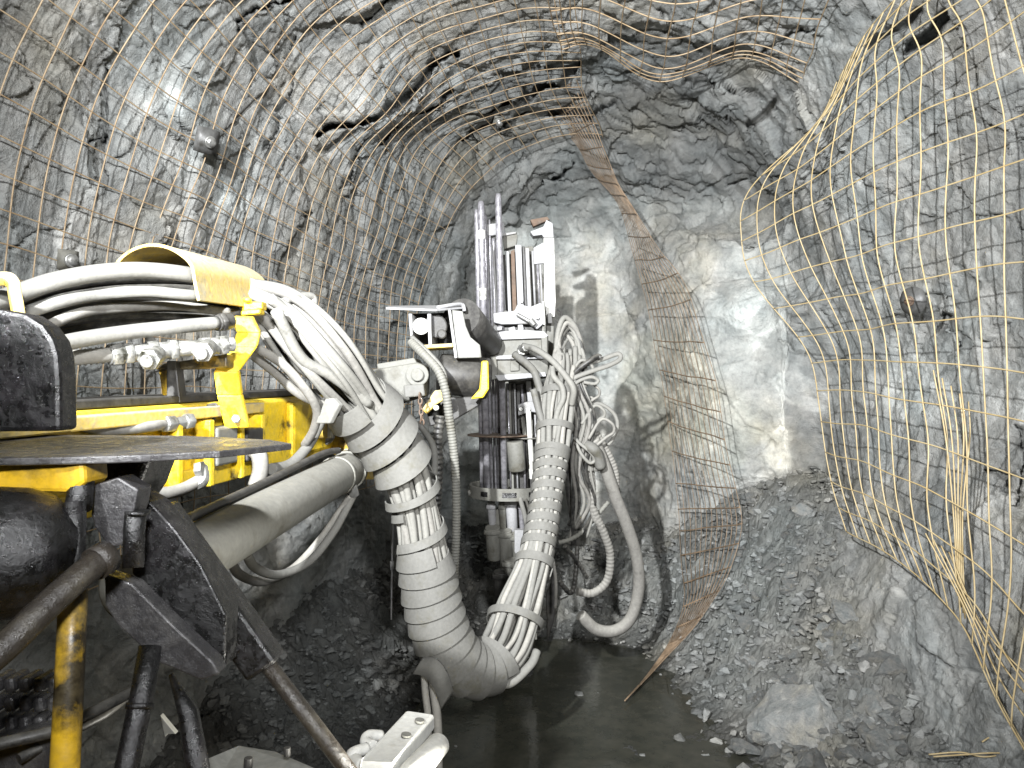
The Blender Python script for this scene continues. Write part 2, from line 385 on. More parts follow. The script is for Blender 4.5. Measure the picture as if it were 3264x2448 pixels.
def build_rock():
    az, el = np.meshgrid(np.radians(AZ), np.radians(EL), indexing='ij'); az, el = az.ravel(), el.ravel()
    D = np.stack([np.sin(az) * np.cos(el), np.cos(az) * np.cos(el), np.sin(el)], 1)
    p0 = cast(D); n = grad(p0); px, py = to_px(p0)
    d, tone = fracture(p0)
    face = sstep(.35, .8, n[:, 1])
    d = d * (1 - .12 * face) + .04 + big_shape(p0)
    p1 = p0 + n * d[:, None]
    wob = 14 * vnoise(np.stack([px, py, px * 0], 1) / 60., 77) + 6 * vnoise(np.stack([px, py, px * 0], 1) / 22., 78)
    for pts, hw, dep in CRACKS:
        x0 = min(a for a, _ in pts) - 60; x1 = max(a for a, _ in pts) + 60; y0 = min(b for _, b in pts) - 60; y1 = max(b for _, b in pts) + 60
        m = (px > x0) & (px < x1) & (py > y0) & (py < y1) & (p0[:, 1] > .6)
        if m.any():
            dd = polydist(px[m], py[m] + wob[m], pts); c = dep * 1.3 * (1 - sstep(hw * .55, hw * 1.05, dd)); p1[m] += D[m] * c[:, None]
    tint = np.repeat(tone[:, None], 3, 1)
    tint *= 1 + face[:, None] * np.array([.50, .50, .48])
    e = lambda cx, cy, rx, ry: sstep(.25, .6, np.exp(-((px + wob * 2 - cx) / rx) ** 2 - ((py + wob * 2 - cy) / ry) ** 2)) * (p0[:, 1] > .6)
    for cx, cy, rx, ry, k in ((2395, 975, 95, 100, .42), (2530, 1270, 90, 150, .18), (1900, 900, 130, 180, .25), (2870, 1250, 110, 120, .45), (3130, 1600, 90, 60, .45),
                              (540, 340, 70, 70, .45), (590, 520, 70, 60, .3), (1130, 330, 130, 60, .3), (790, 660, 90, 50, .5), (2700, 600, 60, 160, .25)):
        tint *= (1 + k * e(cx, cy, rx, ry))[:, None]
    end_shade = np.maximum(sstep(.15, -.35, p0[:, 0] + .1 * vnoise(p0 * 3, 88)), sstep(2.55, 2.85, p0[:, 2] + .12 * vnoise(p0 * 3, 89))) * sstep(3.7, 4.7, p0[:, 1])
    tint *= (1 - .36 * end_shade)[:, None] * (1 - end_shade[:, None] * np.array([.03, .01, 0]))      # shade painted into the rock tint round the end of the drift
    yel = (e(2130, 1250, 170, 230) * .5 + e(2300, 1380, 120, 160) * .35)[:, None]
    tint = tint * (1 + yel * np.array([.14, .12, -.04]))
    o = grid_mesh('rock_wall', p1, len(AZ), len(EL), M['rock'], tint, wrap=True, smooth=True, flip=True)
    o['kind'] = 'structure'
    return o
build_rock()

# ------------------------------------------------------------------ ground, puddle, rubble
def hbase(x, y):
    x = np.asarray(x, float); y = np.asarray(y, float)
    r = 1.0 * sstep(.70, 2.0, x + .10 * (y - 3.5)) * (.22 + .78 * sstep(2.5, 4.7, y))
    l = .55 * sstep(-.35, -1.35, x - .22 * (y - 3.5)) * sstep(2.4, 4.2, y)
    f = .50 * sstep(4.5, 5.9, y + .22 * x) 
    return np.maximum(np.maximum(r, l), f) + .25 * np.minimum(r, f)
def ground_h(x, y, fine=True):
    p = np.stack([x, y, x * 0 + .5], 1)
    b = hbase(x, y); rough = .5 + .5 * sstep(.0, .22, b)
    h = b + .05 * fbm(p * 1.6, 61, 3) * rough + .012 * fbm(p * 7, 66, 3)
    tone = np.ones(len(x)) * .8
    if fine:
        q = p + np.stack([fbm(p * 6, 71, 2), fbm(p * 6, 72, 2), x * 0], 1) * .012
        d1, e1, i1 = facets(q, 62, (.17, .15, 1), .07, 1.0); d2, e2, i2 = facets(q, 63, (.07, .06, 1), .035, 1.2); d3, e3, i3 = facets(q, 64, (.03, .028, 1), .014, 1.2)
        h = h + (d1 + d2 + d3) * rough - .02 * (1 - sstep(0, .12, e2)) * rough
        tone = .82 + .3 * (((i2 >> 9) & 255) / 255. - .5) + .22 * (((i3 >> 9) & 255) / 255. - .5)
    return h, tone
GX = np.linspace(-3.2, 3.2, 560); GY = np.concatenate([np.linspace(-4.6, 2.3, 70, False), np.linspace(2.3, 6.8, 470)])
gx, gy = np.meshgrid(GX, GY, indexing='ij'); gx, gy = gx.ravel(), gy.ravel()
gh, gt = ground_h(gx, gy)
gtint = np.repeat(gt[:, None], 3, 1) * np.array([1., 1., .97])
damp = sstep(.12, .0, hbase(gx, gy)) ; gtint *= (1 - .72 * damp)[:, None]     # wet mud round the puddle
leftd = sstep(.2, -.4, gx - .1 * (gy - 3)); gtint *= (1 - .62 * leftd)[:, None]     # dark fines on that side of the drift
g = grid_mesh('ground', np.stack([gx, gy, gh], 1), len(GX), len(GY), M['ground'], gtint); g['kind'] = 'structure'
pm = MB(); a = np.linspace(0, 2 * math.pi, 60, False)
pr = [(.45 + (1.0 + .08 * math.sin(3 * t + 1)) * math.cos(t), 2.9 + (1.75 + .12 * math.sin(4 * t)) * math.sin(t), .030) for t in a]
pm.add(pr, [tuple(range(60))]); pud = pm.build('water', M['water']); pud['kind'] = 'structure'

def ground_at(x, y): return float(ground_h(np.array([x]), np.array([y]), False)[0][0])
def stone_mesh(seed, n=14, flat=.55):
    r = np.random.default_rng(seed); import bmesh
    bm = bmesh.new()
    for k in range(n):
        v = r.normal(size=3); v /= np.linalg.norm(v); v *= np.array([1, .72, flat]) * r.uniform(.8, 1.1)
        bm.verts.new(v)
    bmesh.ops.convex_hull(bm, input=bm.verts[:]); loose = [v for v in bm.verts if not v.link_faces]
    bmesh.ops.delete(bm, geom=loose, context='VERTS'); bm.normal_update()
    bmesh.ops.triangulate(bm, faces=bm.faces[:])
    V = np.array([v.co[:] for v in bm.verts]); bm.verts.index_update(); Fc = [tuple(v.index for v in f.verts) for f in bm.faces]; bm.free(); return V, Fc
protos = [stone_mesh(100 + k, 11 + k % 6, .38 + .07 * (k % 5)) for k in range(12)]
def rotm(r):
    ax = r.uniform(-.5, .5), r.uniform(-.5, .5), r.uniform(0, 6.28)
    return np.array((Matrix.Rotation(ax[2], 3, 'Z') @ Matrix.Rotation(ax[1], 3, 'Y') @ Matrix.Rotation(ax[0], 3, 'X')))
# gravel: the countless chips between the stones
vs, fs, ts, nb = [], [], [], 0
cnt = 0
while cnt < 9000:
    y = rng.uniform(2.2, 6.0); x = rng.uniform(-1.7, 2.3)
    hb = float(hbase(x, y))
    if rng.uniform() > (.06 + .94 * min(1, hb / .15)): continue
    V, Fc = protos[rng.integers(12)]; s = .010 + .034 * rng.uniform() ** 3.2
    v = (V * s) @ rotm(rng).T + np.array([x, y, ground_at(x, y) + rng.uniform(-.005, .028)])
    vs.append(v); fs += [tuple(i + nb for i in f) for f in Fc]; nb += len(v)
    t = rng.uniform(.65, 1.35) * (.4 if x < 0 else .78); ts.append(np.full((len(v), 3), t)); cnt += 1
me = bpy.data.meshes.new('gravel'); me.from_pydata(np.vstack(vs).tolist(), [], fs)
at = me.color_attributes.new('tint', 'FLOAT_COLOR', 'POINT'); tt = np.vstack(ts)
at.data.foreach_set('color', np.concatenate([tt, np.ones((len(tt), 1))], 1).astype(np.float32).ravel())
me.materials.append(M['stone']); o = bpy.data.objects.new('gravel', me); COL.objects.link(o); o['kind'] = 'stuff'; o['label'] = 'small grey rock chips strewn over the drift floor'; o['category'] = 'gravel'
def stone_me(V, Fc, t):
    m_ = bpy.data.meshes.new('stone'); m_.from_pydata(V.tolist(), [], Fc)
    at_ = m_.color_attributes.new('tint', 'FLOAT_COLOR', 'POINT'); at_.data.foreach_set('color', np.tile([t, t, t, 1.], len(V)).astype(np.float32))
    m_.materials.append(M['stone']); return m_
def rough_stone(seed, flat, lv=3, amp=.10):
    import bmesh
    V, Fc = stone_mesh(seed, 16, flat); bm = bmesh.new(); bv = [bm.verts.new(v) for v in V]
    for f in Fc: bm.faces.new([bv[i] for i in f])
    bmesh.ops.subdivide_edges(bm, edges=bm.edges[:], cuts=5, use_grid_fill=True); bmesh.ops.triangulate(bm, faces=bm.faces[:])
    V = np.array([v.co[:] for v in bm.verts]); bm.verts.index_update(); Fc = [tuple(v.index for v in f.verts) for f in bm.faces]; bm.free()
    d, _, _ = facets(V, seed, (.4, .4, .25), amp, 1.2); return V * (1 + d[:, None] + .03 * fbm(V * 5, seed, 3)[:, None]), Fc
sm = [stone_me(*rough_stone(300 + k, .4 + .06 * (k % 4), 2, .12), .68 + .09 * (k % 6)) for k in range(8)]
def on_ground(px, py):
    d = 2.2
    while d < 6.2:
        q = P(px, py, d)
        if q[2] <= ground_at(q[0], q[1]): return q
        d += .02
    return P(px, py, 5.5)
k = 0
for _ in range(900):
    px = rng.uniform(2330, 2900); py = rng.uniform(1620, 2440)
    if px < 2330 + (py - 1650) * .05 or px > 2780 + (py - 1650) * .25: continue
    q = on_ground(px, py); s = rng.uniform(.022, .056) * (1.8 if rng.uniform() < .22 else 1)
    o = bpy.data.objects.new('stone', sm[k % 8]); COL.objects.link(o); o.location = (q[0], q[1], q[2] + s * .12)
    o.scale = (s, s, s); o.rotation_euler = (rng.uniform(.0, .8), rng.uniform(-.5, .5), rng.uniform(0, 6.28))
    tag(o, 'small angular grey stone lying loose in the rubble slope right of the puddle', 'stone', 'stones of the rubble slope'); k += 1
    if k >= 210: break
def boulder(px, py, size, seed, rot, label, t=1., flat=.5, lift=.3):
    q = on_ground(px, py); V, Fc = rough_stone(seed, flat); o = bpy.data.objects.new('boulder', stone_me(V, Fc, t)); COL.objects.link(o)
    o.location = (q[0], q[1], q[2] + size * lift * flat); o.scale = (size,) * 3; o.rotation_euler = rot; tag(o, label, 'boulder'); return o
boulder(2520, 2330, .215, 411, (R(42), R(-14), R(-35)), 'large pale cracked slab of rock beside the dark puddle', 1.15, .34, .75)
boulder(2700, 1960, .12, 412, (R(22), .1, .5), 'broad flat grey slab in the middle of the rubble slope', 1.0, .35)
boulder(2560, 1640, .09, 413, (.1, .2, .8), 'rounded grey boulder at the top of the rubble under the bright face rock', 1.1, .6)
boulder(2385, 1600, .085, 414, (.1, -.1, .3), 'dark grey boulder beside the hanging mesh edge at the face', .75, .7)
boulder(2630, 2060, .065, 415, (R(25), 0, .2), 'pale square stone lying on the rubble below the broad flat slab', 1.3, .45)
boulder(2800, 2380, .10, 416, (.2, .3, 1.), 'blocky stone in the frame bottom corner right of the large slab', 1.05, .6)
boulder(2250, 2425, .05, 417, (.3, .0, .4), 'small pale square stone poking out of the dark puddle', 1.5, .4)

# ------------------------------------------------------------------ wire mesh sheets
def surf_grid(ctrl, nu, nv):
    """smooth surface through a grid of control points (rows x cols x 3), sampled nu x nv"""
    C = np.asarray(ctrl, float); rows = []
    def resample(pts, n):
        k = 24; c = catmull(pts, k); t = np.linspace(0, len(c) - 1, n); i = np.minimum(t.astype(int), len(c) - 2); f = (t - i)[:, None]
        return c[i] * (1 - f) + c[i + 1] * f
    A = np.array([resample(r, nu) for r in C]); B = np.array([resample(A[:, i], nv) for i in range(nu)])
    return B.transpose(1, 0, 2)                                          # nv x nu x 3
def wires(G, su, sv, r, seed, r2=None):
    """wires along both grid directions every su / sv samples"""
    mb = MB(); r_ = np.random.default_rng(seed); nv, nu = G.shape[:2]
    for j in range(0, nv, sv):
        pts = G[j].copy(); pts[:, 1] += 0; mb.tube(pts[::1], r, 5, True)
    for i in range(0, nu, su):
        pts = G[:, i].copy(); mb.tube(pts, r2 or r, 5, True)
    return mb
def wave(G, amp, sc_, seed):
    p = G.reshape(-1, 3); d = np.stack([fbm(p * sc_, seed + k, 2) for k in range(3)], 1) * amp; return (p + d).reshape(G.shape)
# sheet lying on the wall and roof: rings round the drift and wires along it
def ring(y, th, off):
    xl = np.interp(y, YK, XL); xr = np.interp(y, YK, XR); c = np.array([(xl + xr) / 2, 0, 1.35]) + np.array([0, 1, 0]) * y
    dirs = np.stack([np.cos(th), 0 * th, np.sin(th)], 1); lo = np.full(len(th), .05); hi = np.full(len(th), 3.2)
    for _ in range(24):
        m = (lo + hi) / 2; g_ = field(c + dirs * m[:, None]) > 0; hi = np.where(g_, m, hi); lo = np.where(g_, lo, m)
    return c + dirs * (hi - off)[:, None]
YW = np.arange(.6, 5.05, .025)
th0 = np.linspace(R(195), R(91), 300)
ref = ring(2.7, th0, .05); L = np.concatenate([[0], np.cumsum(np.linalg.norm(np.diff(ref, axis=0), axis=1))])
nw = int(L[-1] / .025); TH = np.interp(np.arange(nw) * .025, L, th0)
G = np.array([ring(y, TH, .025) for y in YW])
pg = G.reshape(-1, 3); gn = grad(pg); G = (pg + gn * (.5 * big_shape(pg) + .035 * fbm(pg * 1.6, 90, 2))[:, None]).reshape(G.shape)
G = wave(G, .014, 2.2, 95)
m1 = wires(G, 4, 4, .0025, 1).build('wire_mesh', M['wire_rust'])
tag(m1, 'rusty square weld mesh pinned flat over the whole left wall and roof of the tunnel', 'wire mesh')
# sheet hanging off the other wall
ctrl = [
    [(2660, 250, 3.9), (2760, 100, 3.5), (2900, -60, 3.1), (3120, -260, 2.7), (3450, -560, 2.3)],
    [(2590, 400, 4.0), (2690, 270, 3.6), (2860, 90, 3.15), (3110, -90, 2.75), (3480, -400, 2.35)],
    [(2390, 600, 4.2), (2620, 450, 3.65), (2900, 230, 3.1), (3170, 30, 2.7), (3500, -230, 2.3)],
    [(2366, 750, 4.2), (2600, 625, 3.7), (2900, 480, 3.15), (3264, 330, 2.65), (3600, 150, 2.25)],
    [(2400, 900, 4.2), (2650, 830, 3.7), (2900, 760, 3.2), (3264, 680, 2.65), (3600, 590, 2.2)],
    [(2560, 1100, 4.1), (2750, 1075, 3.6), (2950, 1060, 3.1), (3264, 1070, 2.6), (3600, 1080, 2.2)],
    [(2610, 1300, 4.0), (2770, 1315, 3.5), (2980, 1365, 3.05), (3264, 1440, 2.6), (3600, 1560, 2.2)],
    [(2650, 1500, 3.9), (2800, 1570, 3.4), (3000, 1690, 2.95), (3264, 1900, 2.55), (3600, 2200, 2.2)],
    [(2700, 1680, 3.8), (2880, 1800, 3.3), (3050, 1960, 2.9), (3235, 2300, 2.5), (3450, 2750, 2.2)]]
G = surf_grid([[P(c[0], c[1], c[2] * (.92, .93, .95, .97)[min(q, 3)]) for c in r_] for q, r_ in enumerate(ctrl)], 17 * 5 + 1, 18 * 5 + 1)
m2 = wires(wave(G, .02, 1.9, 120), 5, 5, .0031, 2)
for k in range(5):
    x0 = 3005 + 19 * k; m2.tube(catmull(PP([(x0 - 30 + 9 * k, 1180 + 25 * k, 2.9), (x0 + 10, 1400, 2.86), (3040 + 7 * k, 1650, 2.84), (3052 + 6 * k, 1900 + 18 * k, 2.82)]), 8), .0030, 5)
for k in range(4):
    m2.tube(catmull(PP([(2950 + 25 * k, 1700 + 20 * k, 2.85), (3080 + 14 * k, 1950 + 10 * k, 2.7), (3170 + 20 * k, 2200 - 30 * k, 2.58), (3290 + 30 * k, 2420 - 60 * k, 2.45)]), 8), .0030, 5)
m2 = m2.build('wire_mesh', M['wire_ochre'])
tag(m2, 'ochre coloured square weld mesh hanging loose and buckled off the right wall', 'wire mesh')
# sagging sheet under the roof
ctrl = [[(1700, -220, 2.9), (1900, -140, 3.0), (2160, -110, 3.05), (2420, -160, 3.0), (2760, -240, 2.8)],
        [(1740, -20, 3.4), (1880, -20, 3.45), (2140, 60, 3.55), (2400, 0, 3.5), (2660, -20, 3.3)],
        [(1775, 110, 3.9), (1880, 110, 3.9), (2120, 220, 4.1), (2380, 140, 3.95), (2570, 200, 3.9)],
        [(1790, 160, 4.1), (1890, 150, 4.1), (2110, 262, 4.3), (2370, 180, 4.15), (2565, 270, 4.1)]]
G = surf_grid([[P(c[0], c[1], c[2] * .95) for c in r_] for r_ in ctrl], 14 * 5 + 1, 9 * 5 + 1)
m3 = wires(wave(G, .012, 2.5, 130), 5, 5, .0030, 3).build('wire_mesh', M['wire_rust'])
tag(m3, 'thin brown mesh sheet sagging in shallow curves under the roof above the face', 'wire mesh')
# curtain in front of the face
rowsC = [((1700, 330), (1842, 255)), ((1815, 440), (1900, 400)), ((1880, 540), (1962, 560)), ((1965, 650), (2012, 650)), ((2015, 800), (2105, 800)), ((2060, 970), (2200, 930)),
         ((2100, 1170), (2275, 1210)), ((2130, 1350), (2315, 1410)), ((2160, 1560), (2350, 1570)), ((2170, 1720), (2362, 1690)), ((2180, 1900), (2310, 1850)), ((2135, 2040), (2200, 2010)), ((2075, 2140), (2098, 2128)), ((1988, 2240), (1996, 2234))]
ctrl = []
for k, (l, r_) in enumerate(rowsC):
    dl, dr = 5.15 - .06 * max(0, k - 7) - .13 * max(0, k - 9), 4.55 - .03 * k - .06 * max(0, k - 9)
    row = []
    for f in (0, .33, .67, 1):
        q_ = np.array(l) * (1 - f) + np.array(r_) * f; row.append(P(*q_, min(dl * (1 - f) + dr * f + .03 * math.sin(f * 3.14), on_ground(*q_)[1] - .10)))
    ctrl.append(row)
G = surf_grid(ctrl, 12 * 3 + 1, 28 * 4 + 1)
m4 = wires(wave(G, .012, 2.5, 140), 3, 4, .0040, 4, .0022).build('wire_mesh', M['wire_dark'])
tag(m4, 'narrow curtain of rusty mesh hanging twisted in front of the bright rock face', 'wire mesh')

mb = MB()
for pts in ([(2960, 2405, 2.75), (3060, 2398, 2.72), (3150, 2412, 2.68), (3300, 2380, 2.6)], [(2975, 2412, 2.74), (3080, 2405, 2.7), (3170, 2400, 2.66), (3290, 2405, 2.6)], [(3130, 2365, 2.7), (3160, 2350, 2.7), (3190, 2370, 2.68), (3230, 2395, 2.66)]): mb.tube(catmull(PP(pts), 8), .0030, 6)
lw = mb.build('loose_wire', M['wire_ochre']); tag(lw, 'snapped ochre wire ends lying on the rubble in the frame corner', 'wire')
# ------------------------------------------------------------------ rock bolts with plates
def bolt(px, py, off, label, size=.07, up=(0, 0, 1), pm='bolt_plate', tubem='zinc', sq=.85):
    d = unit(P(px, py, 1) - np.array([0, 0, EYE])); p = cast(d[None])[0]; n = -grad(p[None])[0]; n = unit(n - .7 * d); p = p + n * (off - float(big_shape(p[None])[0]) * .9)
    a_ = unit(np.cross(n, up)); b_ = np.cross(n, a_)
    root = empty('rock_bolt', tuple(p)); tag(root, label, 'rock bolt', 'rock bolts pinning the mesh')
    m_ = MB(); ring_ = []
    for rr, hh in ((1., -.006), (.62, .002), (.34, .016), (.27, .018)):
        ring_.append([p + (a_ * math.cos(t) * (1 if rr < .9 else (1 / max(abs(math.cos(t)), abs(math.sin(t)))) ** sq) + b_ * math.sin(t) * (1 if rr < .9 else (1 / max(abs(math.cos(t)), abs(math.sin(t)))) ** sq)) * rr * size + n * hh for t in np.linspace(0, 2 * math.pi, 24, False)])
    v = np.array(ring_).reshape(-1, 3); f = [(i * 24 + k, i * 24 + (k + 1) % 24, (i + 1) * 24 + (k + 1) % 24, (i + 1) * 24 + k) for i in range(3) for k in range(24)]
    m_.add(v, f, True); pl = m_.build('plate', M[pm], root)
    so = pl.modifiers.new('thickness', 'SOLIDIFY'); so.thickness = .005
    t_ = MB(); t_.tube([p - n * .05, p + n * .035, p + n * .035], [.016, .016, .010], 16, False); t_.tube([p + n * .035, p - n * .04], [.010, .010], 16, False)
    t_.tube([p + n * .018 + (a_ * math.cos(t) + b_ * math.sin(t)) * .019 for t in np.linspace(0, 2 * math.pi, 20, False)], .005, 6, closed=True)
    t_.build('bolt_tube', M[tubem], root)
bolt(615, 435, .06, 'dark domed plate with hollow bolt on the left wall above the hood', .05)
bolt(195, 828, .05, 'small hollow bolt end low on the left wall beside the frame edge', .035, pm='grey')
bolt(2955, 955, .11, 'grey domed plate with rusty bolt behind the ochre mesh on the right wall', .065, pm='bolt_plate', tubem='rust', sq=.15)
bolt(1592, 392, .05, 'tiny bolt head on the dark roof above the drill rods', .035, pm='grey')

# ------------------------------------------------------------------ the drilling rig
rig = empty('drilling_rig', (-.5, 1.2, 0))
tag(rig, 'yellow and grey rock drilling rig with boom, dusty hose bundle and upright drill feed', 'drilling rig')
def part(mb, name, m, parent=rig, bevel=.003, **kw): return mb.build(name, M[m], parent, bevel, **kw)
HZ = 10
# --- boom beam
def beam_sec(px, d, h0, h1): return P(px, h0, d), P(px, h1, d)
q0, q1 = P(-260, 1345, 1.12), P(1075, 1256, 2.72)
dirb = unit(q1 - q0); dirb[2] *= 1; side = unit(np.cross(dirb, (0, 0, 1))); upb = np.cross(side, dirb)   # side points towards the viewer's right
if side[0] < 0: side = -side; upb = np.cross(side, dirb)
if upb[2] < 0: upb = -upb
H = .205; Wd = .19
def bq(t, s, z): return q0 + (q1 - q0) * t + side * s + np.array([0, 0, 1]) * z     # t along beam, s towards viewer, z up from top edge
def bbox(t0, t1, s0, s1, z0, z1):
    m_ = MB(); return m_.prism([bq(t0, s0, z0), bq(t0, s1, z0), bq(t0, s1, z1), bq(t0, s0, z1)], bq(t1, s0, z0) - bq(t0, s0, z0))
boom = part(bbox(0, 1, -Wd, 0, -H, 0), 'boom', 'yellow', bevel=.012)
part(bbox(.02, .62, -.03, .035, -.035, -.008), 'top_flange', 'yellow_dusty', boom)
part(bbox(.0, .98, -Wd + .01, -.02, .002, .02), 'cover_strip', 'dark', boom)
part(bbox(.74, .995, .002, .03, -.185, -.012), 'end_plate', 'yellow', boom, .012)
part(bbox(.0, .95, .002, .02, -H, -H + .05), 'bottom_flange', 'yellow', boom)
for t in (.36, .44, .53, .60): part(bbox(t, t + .012, .002, .045, -.20, -.04), 'rib', 'yellow', boom)
m_ = bbox(.455, .515, .004, .05, -.155, -.06); part(m_, 'valve_block', 'grey', boom, .006)
m_ = bbox(.545, .60, .004, .05, -.16, -.075); part(m_, 'valve_block', 'dark', boom, .006)
m_ = MB(); c = bq(.865, .032, -.10); m_.cyl(c, c + side * .022, .045, .04, 24); part(m_, 'boss', 'yellow_dusty', boom, .004)
m_ = MB(); c = bq(.872, .056, -.11); m_.bar(c + np.array([0, 0, .03]), c - np.array([0, 0, .03]), .02, .02, side); part(m_, 'slot_key', 'white', boom)
# pale wire and little pipe fittings on the flank
m_ = MB(); m_.tube(catmull(PP([(240, 1345, 1.42), (330, 1372, 1.5), (470, 1360, 1.6), (520, 1352, 1.66)]), 8), .012, 10); part(m_, 'hose', 'hose_mid', boom, 0)
m_ = MB(); m_.cyl(P(505, 1357, 1.66), P(600, 1342, 1.73), .015, sides=6); m_.cyl(P(520, 1352, 1.66), P(550, 1350, 1.69), .02, sides=6); m_.cyl(P(585, 1345, 1.72), P(612, 1340, 1.74), .019, sides=6); part(m_, 'fitting', 'zinc', boom)
m_ = MB(); m_.tube(catmull(PP([(460, 1560, 1.6), (520, 1572, 1.62), (580, 1560, 1.66), (640, 1530, 1.7)]), 8), .014, 10); part(m_, 'hose', 'hose_mid', boom, 0)
m_ = MB(); m_.tube(catmull(PP([(620, 1545, 1.69), (645, 1528, 1.7), (640, 1490, 1.72)]), 6), .016, 8); m_.cyl(P(628, 1500, 1.7), P(650, 1495, 1.7), .02, sides=6); part(m_, 'fitting', 'zinc', boom)
m_ = MB(); m_.tube(catmull(PP([(800, 1430, 2.0), (825, 1450, 1.98), (830, 1500, 1.98), (815, 1550, 1.98)]), 8), .021, 12); part(m_, 'hose', 'hose_mid', boom, 0)
m_ = MB(); m_.tube(catmull(PP([(1030, 1325, 2.4), (1005, 1380, 2.35), (975, 1430, 2.3), (925, 1480, 2.2), (865, 1495, 2.1)]), 8), .016, 10); part(m_, 'hose', 'hose_light', boom, 0)
m_ = MB(); m_.tube(catmull(PP([(640, 1300, 1.88), (690, 1290, 1.9), (680, 1340, 1.88), (670, 1365, 1.88)]), 8), .004, 6); m_.tube(catmull(PP([(665, 1300, 1.88), (650, 1330, 1.88), (668, 1362, 1.88)]), 8), .003, 6); part(m_, 'wire', 'dark', boom, 0)
# knuckle at the end of the boom
m_ = MB(); m_.slab([(1000, 1360), (1075, 1330), (1150, 1360), (1190, 1430), (1150, 1470), (1080, 1460), (1010, 1420)], 2.6, .16); part(m_, 'knuckle', 'yellow_dirty', boom, .012)
m_ = MB(); m_.cyl(P(1030, 1385, 2.6), P(1035, 1385, 2.54), .04, .035); m_.cyl(P(1140, 1440, 2.6), P(1142, 1440, 2.53), .035, .03); part(m_, 'pin', 'zinc', boom, .003)
# --- lift cylinder
c0, c1 = P(420, 1880, 1.22), P(1105, 1500, 2.45)
m_ = MB(); m_.tube(np.array([c0 + (c1 - c0) * t for t in np.linspace(0, 1, 30)]), .0585, 28)
cyl = part(m_, 'lift_cylinder', 'grey', bevel=.004)
m_ = MB(); m_.tube([c1 - dirb * .0, c1 + unit(c1 - c0) * .03], .064, 28); m_.tube([c1 - unit(c1 - c0) * .12, c1 - unit(c1 - c0) * .10], .062, 28); part(m_, 'gland', 'grey', cyl, .004)
m_ = MB(); m_.cyl(c1 + unit(c1 - c0) * .03, c1 + unit(c1 - c0) * .16, .035); e_ = c1 + unit(c1 - c0) * .16
m_.tube([e_ - side * .05, e_ + side * .05], .055, 24); part(m_, 'rod_eye', 'yellow_dusty', cyl, .004)
m_ = MB(); m_.tube(catmull(PP([(588, 1682, 1.40), (600, 1655, 1.42), (650, 1630, 1.5), (850, 1535, 1.86), (1010, 1455, 2.2), (1050, 1440, 2.3), (1080, 1436, 2.36)]), 8), .010, 10); part(m_, 'pipe', 'dark', cyl, 0)
for dx, dy, dd in ((0, 0, 0), (-50, 22, .06)):
    m_ = MB(); m_.tube(catmull(PP([(1128 + dx * .2, 1575 + dy * .2, 2.42), (1105 + dx * .4, 1620 + dy * .4, 2.42), (1060 + dx * .8, 1700 + dy, 2.35), (985 + dx, 1790 + dy, 2.25), (890 + dx, 1832 + dy, 2.1), (815 + dx, 1810 + dy, 1.95), (785 + dx, 1765 + dy, 1.86)]), 8), .0125, 10); part(m_, 'hose', 'hose_light' if dx == 0 else 'hose_mid', cyl, 0)
m_ = MB(); m_.cyl(P(1120, 1545, 2.40), P(1130, 1578, 2.42), .018, sides=6); m_.cyl(P(1105, 1552, 2.40), P(1128, 1552, 2.40), .012, sides=6); part(m_, 'fitting', 'zinc', cyl)
# --- hood
prof = catmull(PP([(352, 868, 1.78), (380, 822, 1.78), (425, 790, 1.77), (480, 776, 1.76), (535, 784, 1.75), (585, 812, 1.74), (616, 848, 1.735), (626, 900, 1.735), (638, 957, 1.735)]), 5)
ext = P(866, 988, 2.17) - P(638, 957, 1.735)
m_ = MB(); m_.shell(prof[::-1], ext, -.007); hood = part(m_, 'hose_hood', 'yellow_dusty', bevel=0)
for f in hood.data.polygons: f.use_smooth = True
hood.data.set_sharp_from_angle(angle=R(40))
m_ = MB(); m_.slab([(770, 965), (835, 960), (835, 985), (770, 992)], 1.98, .04); m_.slab([(766, 990), (828, 985), (828, 1000), (766, 1006)], 1.97, .04); m_.cyl(P(788, 962, 1.97), P(788, 950, 1.97), .012, sides=6); part(m_, 'hood_clamp', 'yellow', hood)
# bent flat bracket that carries the hood
m_ = MB(); zpts = PP([(765, 1010, 1.93), (790, 1060, 1.93), (780, 1105, 1.91), (720, 1185, 1.86), (730, 1260, 1.87), (755, 1365, 1.90)])
for a_, b_ in zip(zpts[:-1], zpts[1:]): pass
wv = np.array([.026, .012, 0]); tv = np.array([.0, .016, .004])
for i in range(len(zpts) - 1):
    m_.prism([zpts[i] - wv, zpts[i] + wv, zpts[i + 1] + wv, zpts[i + 1] - wv], tv)
part(m_, 'hood_bracket', 'yellow', boom, .003)
m_ = MB(); m_.cyl(P(752, 1335, 1.88), P(752, 1335, 1.85), .012, sides=6); part(m_, 'bolt', 'zinc', boom)
m_ = MB(); m_.slab([(485, 1165), (722, 1128), (722, 1170), (560, 1178), (500, 1178)], 1.82, .05); m_.slab([(502, 1160), (560, 1160), (572, 1280), (520, 1282)], 1.84, .03); part(m_, 'fitting_rack', 'yellow_dirty', boom)
m_ = MB(); m_.slab([(530, 1150), (560, 1150), (575, 1285), (530, 1285)], 1.80, .04); part(m_, 'rack_post', 'dark', boom)
